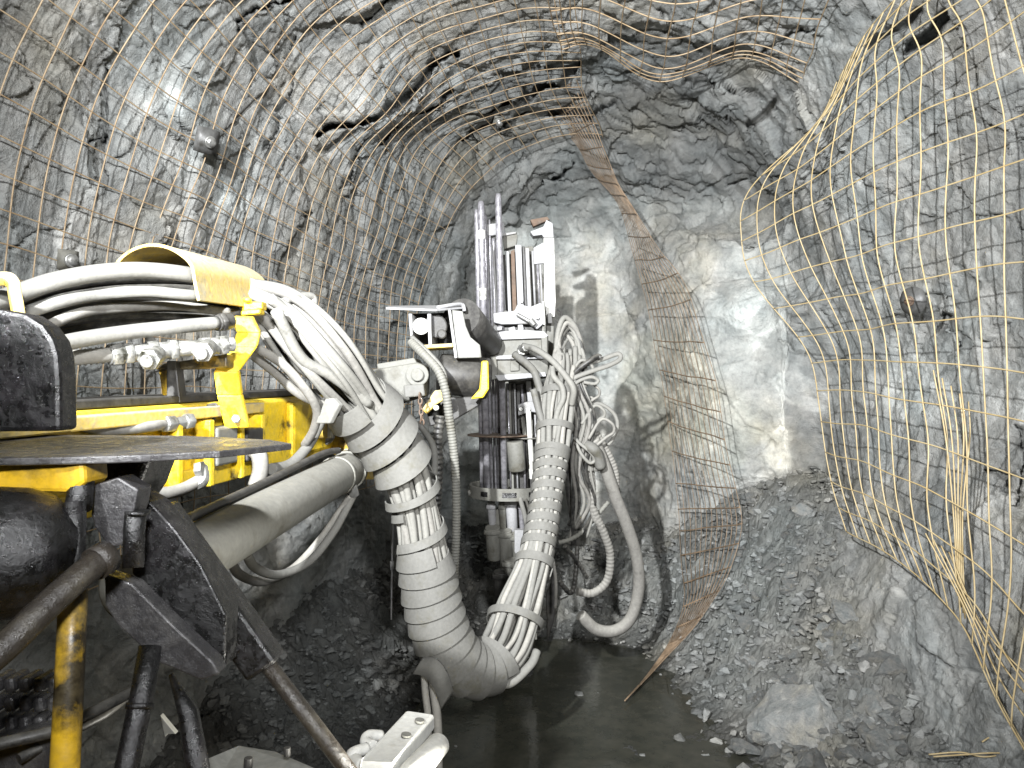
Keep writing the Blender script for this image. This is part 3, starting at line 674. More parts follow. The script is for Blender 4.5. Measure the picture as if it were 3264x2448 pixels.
# --- hoses running under the hood
hb = empty('hose_run', parent=rig)
def hose(pts, r, m, parent=hb, n=8, sides=10, name='hose'):
    mb = MB(); mb.tube(catmull(PP(pts), n), r, sides); return part(mb, name, m, parent, 0)
hose([(-120, 1000, 1.40), (60, 935, 1.52), (180, 895, 1.58), (330, 868, 1.66), (470, 862, 1.74), (620, 878, 1.84), (740, 905, 2.02)], .0195, 'hose_light')
hose([(-60, 1060, 1.45), (90, 995, 1.55), (200, 960, 1.6), (330, 938, 1.68), (470, 930, 1.74), (630, 943, 1.84), (740, 940, 2.03)], .0140, 'hose_light')
hose([(60, 1100, 1.5), (155, 1040, 1.58), (240, 1003, 1.64), (340, 985, 1.72), (560, 975, 1.86), (760, 1000, 2.0)], .0120, 'hose_mid')
hose([(100, 1130, 1.40), (220, 1090, 1.5), (400, 1060, 1.62), (560, 1042, 1.72), (690, 1030, 1.82)], .0165, 'hose_light')
for k in range(13):
    o_ = 9 * k % 13 / 13.; y_ = 885 + 12 * k; dd = .05 + .012 * ((k * 5) % 7)
    hose([(-40, y_ + 120, 1.48 + dd), (110, y_ + 45, 1.58 + dd), (260, y_ + 12, 1.66 + dd), (420, y_ - 2, 1.76 + dd), (620, y_ + 4, 1.9 + dd), (800, y_ * .55 + 450, 2.04 + dd), (880, y_ * .55 + 480, 2.12 + dd)], .011 + .004 * (k % 3 == 0), 'hose_dark')
m_ = MB(); m_.tube(catmull(PP([(340, 1010, 1.9), (430, 1008, 1.94), (520, 1014, 2.0)]), 6), [.006] + [.014] * 11 + [.008], 10); part(m_, 'hose_sleeve', 'yellow', hb, 0)
# hydraulic fittings in a row
fr = empty('fitting_row', parent=rig)
def fit(px0, px1, r, m='zinc', sides=14, dd=0):
    f = lambda px: P(px, 1140 - (px - 240) * .085, 1.56 + (px - 240) * .0005 + dd)
    mb = MB(); mb.cyl(f(px0), f(px1), r, sides=sides); part(mb, 'coupling' if sides > 6 else 'hex_nut', m, fr, .002)
fit(150, 350, .0165, 'hose_mid'); fit(346, 392, .022); fit(352, 384, .026, sides=6); fit(392, 420, .025, sides=6); fit(420, 470, .018); fit(468, 500, .024); fit(500, 540, .019); fit(538, 562, .025, sides=6); fit(562, 640, .018); fit(640, 668, .024, sides=6); fit(668, 700, .020); fit(696, 722, .025, sides=6); fit(720, 745, .018)
for px, py in ((500, 1130), (665, 1108)):
    mb = MB(); c = P(px, py, 1.66 + (px - 480) * .0005); e_ = c + np.array([.012, -.075, -.018]); mb.cyl(c, c + (e_ - c) * .55, .021, sides=14); mb.cyl(c + (e_ - c) * .5, c + (e_ - c) * .78, .024, sides=6); mb.cyl(c + (e_ - c) * .75, e_, .014, sides=12); part(mb, 'elbow', 'zinc', fr, .002)
for i in range(5):
    mb = MB(); px = 250 + i * 18; c = P(px, 1140 - (px - 240) * .085, 1.565 + (px - 240) * .0005); t_ = unit(np.array([.5, .3, .04])); mb.cyl(c, c + t_ * .004, .0185, sides=16); part(mb, 'clip_ring', 'zinc', fr, 0)
mb = MB(); mb.cyl(P(690, 1030, 1.82), P(735, 1022, 1.86), .020, sides=14); mb.cyl(P(700, 1028, 1.83), P(716, 1025, 1.84), .024, sides=6); part(mb, 'coupling', 'dark', fr, .002)
# bent yellow bar at the frame edge
mb = MB(); mb.tube(catmull(PP([(-80, 900, 1.42), (10, 888, 1.42), (40, 900, 1.42), (48, 940, 1.42), (60, 1010, 1.42), (70, 1100, 1.42)]), 6), .014, 4); part(mb, 'hose_guide', 'yellow_dusty', boom, .002)

# --- big hose bundle: hood exit, down, round the bottom, up to the feed
path = [(775, 930, 2.06, .045), (890, 1000, 2.14, .085), (1010, 1130, 2.2, .105), (1120, 1255, 2.34, .095), (1215, 1370, 2.44, .088), (1285, 1490, 2.5, .080), (1325, 1620, 2.54, .072), (1350, 1760, 2.57, .080),
        (1375, 1900, 2.6, .085), (1410, 2030, 2.63, .088), (1465, 2115, 2.68, .088), (1540, 2130, 2.76, .085), (1608, 2060, 2.86, .095), (1655, 1940, 2.96, .090), (1695, 1820, 3.06, .072), (1725, 1690, 3.16, .066), (1745, 1560, 3.26, .066), (1760, 1440, 3.36, .075), (1775, 1300, 3.46, .085), (1800, 1180, 3.55, .08), (1812, 1100, 3.6, .07)]
NP = 10
C = catmull(PP([p[:3] for p in path]), NP); Rr = catmull(np.array([[p[3], 0, 0] for p in path]), NP)[:, 0]
T_, A_, B_ = frames(C)
bun = empty('hose_bundle', parent=rig)
r8 = np.random.default_rng(5); NH = 30
tpar = np.linspace(0, 1, len(C))
for k in range(NH):
    ring_ = 1 if k < 19 else (.62 if k < 27 else .25)
    ph = 2 * math.pi * k / (19 if k < 19 else (8 if k < 27 else 3)) + r8.uniform(-.12, .12)
    rad = r8.uniform(.0088, .0135); rr = (Rr - rad * 1.05) * ring_ * (1 + .05 * np.sin(tpar * r8.uniform(10, 30) + r8.uniform(0, 6)))
    tw = ph + .9 * np.sin(tpar * 3.1) + .18 * np.sin(tpar * r8.uniform(15, 35) + r8.uniform(0, 6))
    pts = C + A_ * (np.cos(tw) * rr)[:, None] + B_ * (np.sin(tw) * rr)[:, None]
    end = len(C) - int(r8.uniform(0, 14)); mb = MB(); mb.tube(pts[:end], rad, 9); part(mb, 'hose', ('hose_light', 'hose_light', 'hose_mid')[k % 3], bun, 0)
def ipath(s):
    i = np.clip(s, 0, len(C) - 1.001); j = i.astype(int); f = (i - j)[:, None]
    L_ = lambda X: X[j] * (1 - f) + X[j + 1] * f
    return L_(C), L_(A_), L_(B_), L_(T_), L_(Rr[:, None])[:, 0]
SL = np.concatenate([[0], np.cumsum(np.linalg.norm(np.diff(C, axis=0), axis=1))])
def wrap_band(k0, k1, turns, width, grow=.004, tilt=.012, phase=0., m='wrap', loose=0.):
    """flat spiral strip wound round the bundle between path knots k0 and k1"""
    s0, s1 = np.interp(k0 * NP, np.arange(len(C)), SL), np.interp(k1 * NP, np.arange(len(C)), SL)
    n = int(turns * 30) + 2; t = np.linspace(0, 1, n); sa = s0 + (s1 - s0) * t
    ang = phase + t * turns * 2 * math.pi; rows = []
    jig = .5 * vnoise(np.stack([t * turns * 2.2, t * 0 + k0, t * 0], 1), 55)
    for off, rad in ((-.5, .0), (-.17, .35), (.17, .7), (.5, 1.)):
        ss = sa + off * width * (1 + .12 * jig) + .006 * jig; c, a_, b_, t__, r_ = ipath(np.interp(ss, SL, np.arange(len(C))))
        rr = r_ + grow + tilt * rad + loose * (np.sin(ang * .5 + 1) ** 2) + .002 * jig
        rows.append(c + a_ * (np.cos(ang) * rr)[:, None] + b_ * (np.sin(ang) * rr)[:, None])
    rows = np.array(rows); cc = ipath(np.interp(sa, SL, np.arange(len(C))))[0]; o4 = rows - cc[None]; o4 = o4 / np.linalg.norm(o4, axis=2)[:, :, None]
    inner = rows - o4 * .0045; mb = MB()
    def sheet(X, fl):
        k_ = len(X); f_ = [(i * n + j, i * n + j + 1, (i + 1) * n + j + 1, (i + 1) * n + j) for i in range(k_ - 1) for j in range(n - 1)]
        mb.add(X.reshape(-1, 3), [q[::-1] for q in f_] if fl else f_, True)
    sheet(rows, False); sheet(inner, True); sheet(np.stack([inner[0], rows[0]]), False); sheet(np.stack([rows[3], inner[3]]), False)
    for e_ in (0, n - 1): mb.add(np.vstack([rows[:, e_], inner[::-1, e_]]), [tuple(range(8))])
    o = part(mb, 'spiral_wrap', m, bun, 0)
    return o
wrap_band(3.0, 5.25, 3.7, .080, .006, .020, .5, loose=.006)
wrap_band(5.35, 5.75, .95, .028, .02, .006, 2.6)
wrap_band(6.0, 6.75, 1.1, .030, .012, .006, 1.2)
wrap_band(6.95, 11.3, 11.0, .064, .005, .014, .3, loose=.002)
wrap_band(12.55, 12.8, .85, .030, .016, .006, 2.2)
wrap_band(14.05, 14.25, 1.0, .036, .008, .004, .4)
wrap_band(14.45, 16.9, 9.2, .034, .004, .003, 0)
wrap_band(16.95, 17.0, 1.0, .03, .004, .003, 1.)
wrap_band(17.4, 17.55, 1.0, .030, .004, .003, 1.)
wrap_band(18.1, 18.4, 1.0, .034, .004, .003, 1.)
# stray flat tail hanging over the strap by the knuckle
mb = MB(); mb.prism(PP([(1045, 1250, 2.2), (1082, 1290, 2.2), (1050, 1350, 2.2), (1005, 1350, 2.2), (1010, 1335, 2.2)]), (0.01, .012, 0)); part(mb, 'strap_tail', 'wrap', bun)
hose([(960, 1080, 2.12), (1000, 960, 2.2), (960, 945, 2.16), (905, 960, 2.1)], .0125, 'hose_light', bun)
hose([(860, 950, 2.04), (960, 1030, 2.12), (1060, 1150, 2.22), (1170, 1260, 2.33), (1230, 1330, 2.40)], .0150, 'hose_light', bun)
hose([(880, 990, 2.0), (960, 1140, 2.1), (1060, 1200, 2.18), (1180, 1290, 2.3)], .0160, 'hose_light', bun)
hose([(800, 1100, 2.05), (900, 1160, 2.1), (980, 1250, 2.15), (1010, 1310, 2.2), (1000, 1370, 2.25), (970, 1420, 2.3)], .0130, 'hose_mid', bun)
hose([(790, 1120, 2.08), (880, 1190, 2.15), (960, 1260, 2.2), (1080, 1310, 2.3), (1150, 1340, 2.38)], .0130, 'hose_mid', bun)
# loose hose under the bottom of the loop
hose([(1565, 2150, 2.78), (1620, 2180, 2.76), (1690, 2120, 2.8), (1712, 2075, 2.84)], .0165, 'hose_light', bun)
hose([(1350, 2110, 2.60), (1355, 2200, 2.58), (1365, 2300, 2.55), (1365, 2500, 2.5)], .0125, 'hose_mid', bun)
hose([(1375, 2150, 2.60), (1385, 2220, 2.58), (1395, 2310, 2.55), (1398, 2500, 2.5)], .0150, 'hose_mid', bun)
mb = MB(); st = catmull(PP([(1335, 2120, 2.56), (1375, 2130, 2.53), (1405, 2170, 2.52), (1425, 2230, 2.55)]), 8); wd = np.array([.02, 0, .03])
v = np.vstack([st + wd, st - wd]); n = len(st); mb.add(v, [(i, i + 1, n + i + 1, n + i) for i in range(n - 1)], True); o = part(mb, 'strap_tail', 'wrap', bun, 0); so = o.modifiers.new('thickness', 'SOLIDIFY'); so.thickness = .006

# --- rotation head at the end of the boom
head = empty('rotation_head', parent=rig)
mb = MB(); mb.slab([(1170, 1180), (1330, 1155), (1352, 1165), (1350, 1262), (1235, 1300), (1180, 1270)], 3.0, .22); part(mb, 'gearbox', 'grey', head, .012)
mb = MB(); mb.slab([(1200, 1160), (1320, 1140), (1330, 1158), (1205, 1182)], 3.02, .2); part(mb, 'gearbox_cover', 'grey', head, .005)
mb = MB(); mb.cyl(P(1330, 1195, 2.99), P(1330, 1195, 2.94), .045); mb.cyl(P(1330, 1195, 2.94), P(1330, 1195, 2.92), .025); part(mb, 'bearing_cap', 'grey', head, .004)
mb = MB(); mb.slab([(1285, 1228), (1350, 1224), (1355, 1262), (1290, 1268)], 2.9, .06); part(mb, 'clamp_block', 'wrap', head, .005)
mb = MB(); mb.prism(PP([(1230, 986, 3.05), (1390, 992, 3.05), (1480, 984, 3.2), (1430, 978, 3.35), (1240, 980, 3.35)]), (0, 0, .008)); part(mb, 'guard_plate', 'pale', head, .001)
mb = MB(); mb.tube(catmull(PP([(1395, 980, 3.1), (1440, 972, 3.15), (1470, 970, 3.2), (1478, 978, 3.2), (1480, 992, 3.2)]), 5), .008, 8); part(mb, 'guard_bar', 'pale', head, 0)
for pts, mm in (([(1302, 1000), (1313, 1000), (1316, 1108), (1308, 1085)], 'pale'), ([(1362, 1000), (1374, 1000), (1376, 1102), (1366, 1100)], 'pale'), ([(1428, 988), (1437, 988), (1458, 1140), (1449, 1142)], 'pale')):
    mb = MB(); mb.slab(pts, 3.08, .25); part(mb, 'bracket_plate', mm, head, .002)
mb = MB(); mb.slab([(1335, 1100), (1442, 1094), (1444, 1106), (1345, 1112)], 3.06, .2); part(mb, 'bracket_base', 'yellow_dusty', head, .003)
mb = MB(); mb.slab([(1440, 988), (1475, 992), (1485, 1040), (1500, 1075), (1530, 1100), (1535, 1140), (1460, 1142), (1452, 1100)], 3.1, .02); part(mb, 'cheek_plate', 'plate', head, .003)
mb = MB(); mb.cyl(P(1345, 1040, 3.3), P(1342, 1040, 3.1), .035); part(mb, 'motor', 'white', head, .006)
mb = MB(); mb.cyl(P(1390, 1040, 3.3), P(1388, 1040, 3.14), .05); mb.cyl(P(1410, 1065, 3.3), P(1408, 1065, 3.1), .02); part(mb, 'motor', 'dark', head, .006)
mb = MB(); mb.slab([(1310, 1000), (1440, 996), (1450, 1100), (1325, 1105)], 3.34, .03); part(mb, 'bracket_back', 'dark', head)
mb = MB(); mb.tube(PP([(1470, 1010, 3.25), (1510, 1050, 3.4), (1570, 1100, 3.6)]), [.085, .08, .05], 20); part(mb, 'swivel_arm', 'dark', head, 0)
mb = MB(); mb.cyl(P(1400, 1190, 3.2), P(1555, 1208, 3.25), .085, .09, 28); part(mb, 'drum', 'dark', head, .008)
mb = MB(); mb.slab([(1535, 1150), (1556, 1150), (1558, 1240), (1540, 1268), (1500, 1272), (1528, 1240)], 3.06, .08); part(mb, 'drum_rim', 'yellow', head, .006)
mb = MB(); mb.slab([(1350, 1270), (1540, 1262), (1530, 1292), (1440, 1345), (1370, 1360)], 3.2, .1); part(mb, 'arm_web', 'dark', head, .006)
mb = MB(); mb.slab([(1385, 1245), (1420, 1240), (1425, 1270), (1390, 1290), (1360, 1320), (1345, 1305)], 3.0, .05); part(mb, 'lug', 'yellow_dusty', head, .005)
mb = MB(); mb.cyl(P(1390, 1300, 2.99), P(1390, 1300, 2.97), .012); part(mb, 'bolt', 'zinc', head, .002)
mb = MB()
for i in range(6):
    c = P(1338 + 1.5 * i, 1262 + 17 * i, 2.88); a = np.linspace(0, 2 * math.pi, 12, False); ax = np.array([.007, 0, 0]) if i % 2 else np.array([.002, .007, 0])
    mb.tube([c + ax * math.cos(t) + np.array([0, 0, .013]) * math.sin(t) for t in a], .0032, 6, closed=True)
part(mb, 'chain', 'rust', head, 0)
# grimy hoses over the gearbox
def rhose(pts, r, m, parent, ridge=.08, pitch=.012, name='hose'):
    c = catmull(PP(pts), 14); s_ = np.concatenate([[0], np.cumsum(np.linalg.norm(np.diff(c, axis=0), axis=1))]); n = max(8, int(s_[-1] / pitch * 4))
    u = np.linspace(0, s_[-1], n); c = np.stack([np.interp(u, s_, c[:, i]) for i in range(3)], 1)
    mb = MB(); mb.tube(c, r * (1 + ridge * np.sin(np.arange(n) * math.pi / 2)), 12); return part(mb, name, m, parent, 0)
rhose([(1310, 1090, 2.98), (1350, 1130, 2.92), (1395, 1180, 2.9), (1418, 1240, 2.9), (1432, 1330, 2.92), (1450, 1480, 2.95), (1455, 1640, 2.98), (1450, 1800, 3.0), (1440, 2000, 3.05)], .0165, 'grey', head)
hose([(1312, 1075, 3.0), (1360, 1120, 2.95), (1410, 1180, 2.93), (1420, 1240, 2.93), (1428, 1320, 2.94)], .011, 'hose_light', head)
rhose([(1405, 1325, 2.96), (1395, 1400, 2.96), (1396, 1520, 2.97), (1385, 1700, 3.0), (1380, 1850, 3.05)], .019, 'hose_dark', head, .12, .02)
hose([(1335, 1350, 2.9), (1380, 1420, 2.78), (1385, 1500, 2.72), (1370, 1600, 2.7)], .012, 'wrap', head)
mb = MB(); mb.cyl(P(1252, 1570, 2.9), P(1247, 1975, 2.95), .0035, sides=8); mb.cyl(P(1252, 1630, 2.9), P(1252, 1650, 2.9), .007, sides=8); mb.cyl(P(1249, 1790, 2.93), P(1249, 1815, 2.93), .008, sides=8); part(mb, 'dangling_rod', 'pale', head, 0)

# --- drill feed
fd = 3.92
mb = MB(); mb.slab([(1612, 790), (1700, 785), (1712, 2040), (1636, 2040)], 4.06, .07); feed = part(mb, 'drill_feed', 'grey', bevel=.004, label='upright drill feed of pale steel rails')
def fs(pts, d, th, m, name, bev=.003): mb = MB(); mb.slab(pts, d, th); return part(mb, name, m, feed, bev)
fs([(1642, 780), (1662, 780), (1670, 985), (1650, 985)], 3.96, .05, 'pale', 'rail')
fs([(1674, 790), (1686, 790), (1694, 985), (1682, 985)], 3.97, .04, 'pale', 'rail')
fs([(1612, 800), (1622, 800), (1630, 1000), (1620, 1000)], 3.98, .04, 'pale', 'rail')
fs([(1663, 785), (1673, 785), (1681, 985), (1671, 985)], 4.0, .03, 'dark', 'channel')
fs([(1628, 800), (1640, 795), (1648, 1000), (1634, 1000)], 4.0, .03, 'rust', 'chain_strip')
fs([(1700, 790), (1732, 772), (1738, 838), (1702, 842)], 3.95, .02, 'pale', 'side_plate')
fs([(1733, 758), (1766, 758), (1771, 960), (1768, 1010), (1742, 1010), (1736, 958)], 3.93, .09, 'white', 'mast')
fs([(1742, 1010), (1766, 1010), (1762, 1330), (1740, 1330)], 3.95, .08, 'grey', 'mast_foot')
fs([(1690, 738), (1732, 722), (1742, 700), (1762, 712), (1765, 757), (1733, 757), (1728, 748), (1700, 752)], 3.94, .09, 'pale', 'mast_head')
fs([(1690, 700), (1745, 690), (1752, 700), (1700, 722)], 4.02, .05, 'rust', 'head_cap')
fs([(1552, 715), (1606, 706), (1612, 752), (1592, 760), (1588, 748), (1554, 752)], 4.04, .06, 'pale', 'rod_guide', .006)
fs([(1603, 750), (1646, 738), (1650, 752), (1646, 782), (1606, 795)], 4.0, .06, 'grey', 'rail_stop', .004)
fs([(1604, 744), (1644, 738), (1646, 744), (1604, 752)], 3.98, .08, 'pale', 'stop_plate')
fs([(1568, 780), (1576, 780), (1590, 1020), (1582, 1020)], 4.02, .03, 'dark', 'channel')
for bx_, by_, bd_, br_ in ((1756, 805, 3.93, .012), (1712, 1012, 3.78, .009), (1662, 962, 3.95, .008)):
    mb = MB(); mb.cyl(P(bx_, by_, bd_), P(bx_, by_, bd_ - .018), br_, sides=16); part(mb, 'bolt', 'zinc', feed, .002)
fs([(1572, 998), (1640, 990), (1650, 968), (1690, 978), (1722, 965), (1732, 970), (1735, 1030), (1712, 1050), (1690, 1032), (1600, 1034), (1574, 1028)], 3.80, .12, 'pale', 'centralizer', .005)
fs([(1728, 960), (1734, 960), (1738, 1035), (1732, 1035)], 3.78, .12, 'white', 'centralizer_plate')
mb = MB(); mb.cyl(P(1648, 1002, 3.77), P(1698, 1030, 3.76), .010, sides=12); mb.cyl(P(1690, 1020, 3.76), P(1703, 1036, 3.76), .016, sides=12); part(mb, 'small_cylinder', 'zinc', feed, .001)
fs([(1572, 1034), (1730, 1034), (1726, 1062), (1572, 1064)], 3.88, .1, 'dark', 'shadow_gap')
for pts in ([(1585, 1042), (1600, 1040), (1600, 1052), (1585, 1054)], [(1620, 1045), (1640, 1040), (1645, 1054), (1622, 1056)], [(1650, 1036), (1665, 1030), (1670, 1050), (1652, 1054)]):
    fs(pts, 3.82, .03, 'pale', 'lug')
mb = MB(); mb.slab([(1745, 1000), (1758, 995), (1760, 1030), (1746, 1030)], 3.88, .04); mb.tube(catmull(PP([(1775, 985, 3.86), (1790, 1000, 3.86), (1785, 1030, 3.86), (1772, 1020, 3.86)]), 5), .005, 6); part(mb, 'hook', 'dark', feed)
# cradle box
bx = MB(); bx.slab([(1556, 1070), (1732, 1056), (1748, 1068), (1748, 1205), (1600, 1218), (1566, 1208)], 3.66, .26); box = part(bx, 'cradle', 'grey', bevel=.008)
def bs(pts, d, th, m, name): mb = MB(); mb.slab(pts, d, th); return part(mb, name, m, box, .004)
bs([(1552, 1062), (1660, 1050), (1735, 1056), (1748, 1070), (1736, 1078), (1560, 1084)], 3.63, .05, 'pale', 'rim')
bs([(1562, 1084), (1577, 1083), (1588, 1205), (1566, 1212)], 3.63, .05, 'grey', 'rim')
bs([(1576, 1196), (1738, 1186), (1742, 1200), (1590, 1214)], 3.62, .05, 'pale', 'rim')
bs([(1578, 1134), (1650, 1130), (1735, 1134), (1735, 1144), (1580, 1146)], 3.63, .03, 'pale', 'rib')
bs([(1725, 1075), (1745, 1072), (1745, 1130), (1728, 1132)], 3.63, .04, 'grey', 'rim')
bs([(1626, 1150), (1655, 1150), (1655, 1182), (1626, 1184)], 3.645, .02, 'grey', 'nameplate')
mb = MB(); mb.slab([(1650, 1108), (1680, 1098), (1690, 1120), (1670, 1132), (1652, 1128)], 3.56, .08); mb.cyl(P(1660, 1112, 3.58), P(1678, 1108, 3.5), .02, sides=6); part(mb, 'fitting', 'zinc', box, .003)
hose([(1668, 1102, 3.52), (1710, 1115, 3.45), (1760, 1150, 3.4), (1800, 1195, 3.38), (1828, 1240, 3.38), (1822, 1290, 3.42)], .0145, 'hose_light', box)
hose([(1640, 1130, 3.56), (1680, 1160, 3.5), (1705, 1190, 3.48), (1720, 1240, 3.48), (1735, 1290, 3.46)], .018, 'wrap', box)
# body under the cradle
fs([(1612, 1222), (1640, 1220), (1652, 1560), (1628, 1560)], 3.98, .06, 'grey', 'rail')
fs([(1645, 1225), (1685, 1222), (1700, 1560), (1655, 1560)], 4.02, .04, 'dark', 'channel')
fs([(1676, 1215), (1692, 1215), (1700, 1300), (1684, 1300)], 3.92, .04, 'pale', 'hanger')
fs([(1650, 1290), (1690, 1278), (1722, 1290), (1722, 1318), (1690, 1312), (1652, 1325)], 3.88, .06, 'pale', 'yoke', .004)
mb = MB(); mb.cyl(P(1684, 1310, 3.86), P(1694, 1470, 3.9), .0135, sides=16); mb.cyl(P(1692, 1470, 3.88), P(1694, 1512, 3.9), .010, sides=16); mb.cyl(P(1694, 1495, 3.89), P(1695, 1525, 3.9), .014, sides=6); part(mb, 'feed_cylinder', 'white', feed, .001)
for px in (1660, 1684): 
    mb = MB(); mb.cyl(P(px, 1304, 3.88), P(px, 1304, 3.86), .012); part(mb, 'bolt', 'zinc', feed, .002)
mb = MB(); mb.cyl(P(1640, 1405, 3.9), P(1650, 1500, 3.92), .045, sides=24); part(mb, 'drill_body', 'grey', feed, .008)
mb = MB(); mb.slab([(1660, 1330), (1672, 1326), (1680, 1400), (1668, 1402)], 3.9, .04); mb.slab([(1700, 1235), (1740, 1225), (1742, 1245), (1712, 1262)], 3.85, .05); part(mb, 'lever', 'grey', feed)
# carousel plates
def disc(cx, cy, d, rx, th, m, name, arc=(0, 360), slots=False):
    c = P(cx, cy, d); a = np.radians(np.linspace(arc[0], arc[1], 48, arc[1] - arc[0] < 360)); mb = MB()
    poly = [c + rx * np.array([math.cos(t), math.sin(t), 0]) for t in a]; mb.prism(poly, (0, 0, th)); return part(mb, name, m, feed, .002)
disc(1590, 1388, 3.95, .165, .007, 'rust', 'carousel_plate'); disc(1680, 1395, 3.98, .12, .006, 'grey', 'carousel_plate')
c = P(1620, 1580, 3.95); a = np.linspace(0, 2 * math.pi, 64, False); mb = MB(); ro, ri, hh = .205, .19, .062
v = [c + np.array([math.cos(t) * r_, math.sin(t) * r_, z_]) for r_, z_ in ((ro, 0), (ro, hh), (ri, hh), (ri, 0)) for t in a]
mb.add(v, [(i * 64 + k, i * 64 + (k + 1) % 64, ((i + 1) % 4) * 64 + (k + 1) % 64, ((i + 1) % 4) * 64 + k) for i in range(4) for k in range(64)], False); ringo = part(mb, 'carousel_ring', 'grey', feed, .002)
for t0, t1 in ((228, 240), (262, 282), (300, 312)):
    mb = MB(); a = np.radians(np.linspace(t0, t1, 6)); o0 = [c + np.array([math.cos(t) * (ro + .002), math.sin(t) * (ro + .002), hh * .3]) for t in a]; o1 = [q + np.array([0, 0, hh * .4]) for q in reversed(o0)]
    mb.prism(o0 + o1, (0, .006, 0)); part(mb, 'slot', 'oily', feed, 0)
disc(1620, 1572, 3.95, .19, .008, 'grey', 'carousel_plate')
mb = MB(); mb.cyl(P(1492, 1572, 3.9), P(1520, 1570, 3.9), .016, sides=12); part(mb, 'ring_pin', 'grey', feed)
# rock drill below the ring
r9 = np.random.default_rng(3)
for px, y0, y1, r_, mm in ((1565, 1600, 1680, .022, 'pale'), (1600, 1600, 1740, .018, 'grey'), (1628, 1590, 1690, .03, 'pale'), (1570, 1680, 1780, .04, 'grey'), (1610, 1690, 1830, .035, 'grey'), (1645, 1700, 1790, .03, 'grey'), (1660, 1600, 1720, .014, 'rod'), (1640, 1780, 1960, .06, 'grey'), (1600, 1820, 2080, .045, 'dark')):
    mb = MB(); mb.cyl(P(px, y0, 3.92), P(px + 6, y1, 3.97), r_, r_ * .95, 16); mb.cyl(P(px, y0 + 8, 3.92), P(px, y0 + 22, 3.92), r_ * 1.25, sides=6); part(mb, 'rock_drill', mm, feed, .004)
fs([(1640, 1690), (1690, 1690), (1690, 1760), (1668, 1790), (1640, 1760)], 3.88, .05, 'pale', 'foot_plate')
fs([(1560, 1640), (1590, 1620), (1600, 1720), (1560, 1730)], 3.95, .06, 'grey', 'foot_plate')
fs([(1600, 1600), (1690, 1600), (1700, 2080), (1600, 2080)], 4.08, .12, 'dark', 'feed_foot', .008)
hose([(1650, 1560, 3.8), (1672, 1640, 3.7), (1690, 1720, 3.6), (1700, 1800, 3.5)], .012, 'hose_light', feed)
hose([(1665, 1560, 3.82), (1690, 1640, 3.7), (1705, 1730, 3.6)], .008, 'hose_dark', feed)
fs([(1740, 1900), (1768, 1820), (1776, 1900), (1766, 1980), (1745, 2050)], 3.75, .06, 'dark', 'stinger', .006)
for k, px in enumerate((1600, 1607, 1656, 1697, 1704, 1712, 1720)):
    mb = MB(); mb.cyl(P(px, 800 + 12 * (k % 3), 3.97), P(px + 9, 990, 3.985), .0045 + .0015 * (k % 2), sides=10); part(mb, 'pipe', ('pale', 'dark', 'rod')[k % 3], feed, 0)
for k, px in enumerate((1618, 1632, 1640, 1664, 1672, 1702, 1712, 1722)):
    mb = MB(); mb.cyl(P(px, 1224, 3.95), P(px + 10, 1555, 3.97), .005 + .002 * (k % 2), sides=10); part(mb, 'pipe', ('rod', 'dark', 'pale')[k % 3], feed, 0)
# --- drill rods standing in the carousel (held, so things of their own)
for (x0, y0, x1, y1, r_, d, lb) in ((1519, 668, 1538, 1562, .0135, 3.97, 'thin bright drill rod at the outer edge of the rod carousel'), (1533, 642, 1553, 1562, .0185, 3.93, 'thick bright drill rod with white tape marks in the rod carousel'),
                                (1545, 682, 1566, 1562, .0125, 3.99, 'dull drill rod behind the taped rod in the carousel'), (1588, 618, 1608, 1566, .0165, 3.86, 'tallest bright drill rod standing alone in front of the feed rails'),
                                (1573, 760, 1592, 1562, .011, 4.03, 'short dark drill rod between the taped rod and the tallest rod'),
                                (1527, 660, 1547, 1562, .010, 4.04, 'slim dark drill rod hidden behind the taped rod of the carousel'), (1559, 700, 1580, 1562, .008, 4.06, 'slimmest rod of the carousel beside the dull one')):
    mb = MB(); a_, b_ = P(x0, y0, d), P(x1, y1, d + .02); L_ = b_ - a_
    mb.tube([a_, a_ + L_ * .012, a_ + L_ * .02, a_ + L_], [r_ * .8, r_ * .92, r_, r_], 16)
    root = mb.build('drill_rod', M['rod'], None, 0, origin=b_); tag(root, lb, 'drill rod', 'drill rods in the carousel')
    if 'tape' in lb and 'thick' in lb:
        for t in (.10, .30, .31):
            mb = MB(); mb.cyl(a_ + L_ * t, a_ + L_ * (t + .03), r_ + .0012, sides=16); o = mb.build('tape_mark', M['white'], None); o.parent = root; o.matrix_parent_inverse = Matrix.Translation(Vector(b_)).inverted()
# --- hoses heaped on the feed: loops and hanging runs
lp = empty('hose_loops', parent=rig)
for k, (dx, top, rr) in enumerate(((0, 1012, .0125), (14, 1030, .012), (-12, 1024, .011), (24, 1050, .010), (6, 1046, .0115), (-22, 1060, .010), (34, 1075, .009))):
    hose([(1768 + dx * .3, 1260, 3.5), (1778 + dx * .5, 1140, 3.5), (1778 + dx * .2, top + 50, 3.5), (1800 + dx * .5, top, 3.52 + .01 * k), (1838 + dx * .5, top + 40, 3.55), (1846 + dx * .6, top + 120, 3.56), (1820 + dx * .6, 1200, 3.56), (1800 + dx, 1290, 3.55), (1790 + dx * .6, 1420, 3.48)], rr, ('hose_light', 'hose_mid', 'hose_light', 'hose_dark')[k % 4], lp, 10)
hose([(1805, 1215, 3.5), (1850, 1170, 3.5), (1920, 1145, 3.52), (1970, 1128, 3.53), (1976, 1145, 3.52), (1940, 1165, 3.5), (1880, 1185, 3.48), (1830, 1205, 3.47), (1808, 1225, 3.47)], .0115, 'hose_light', lp, 10)
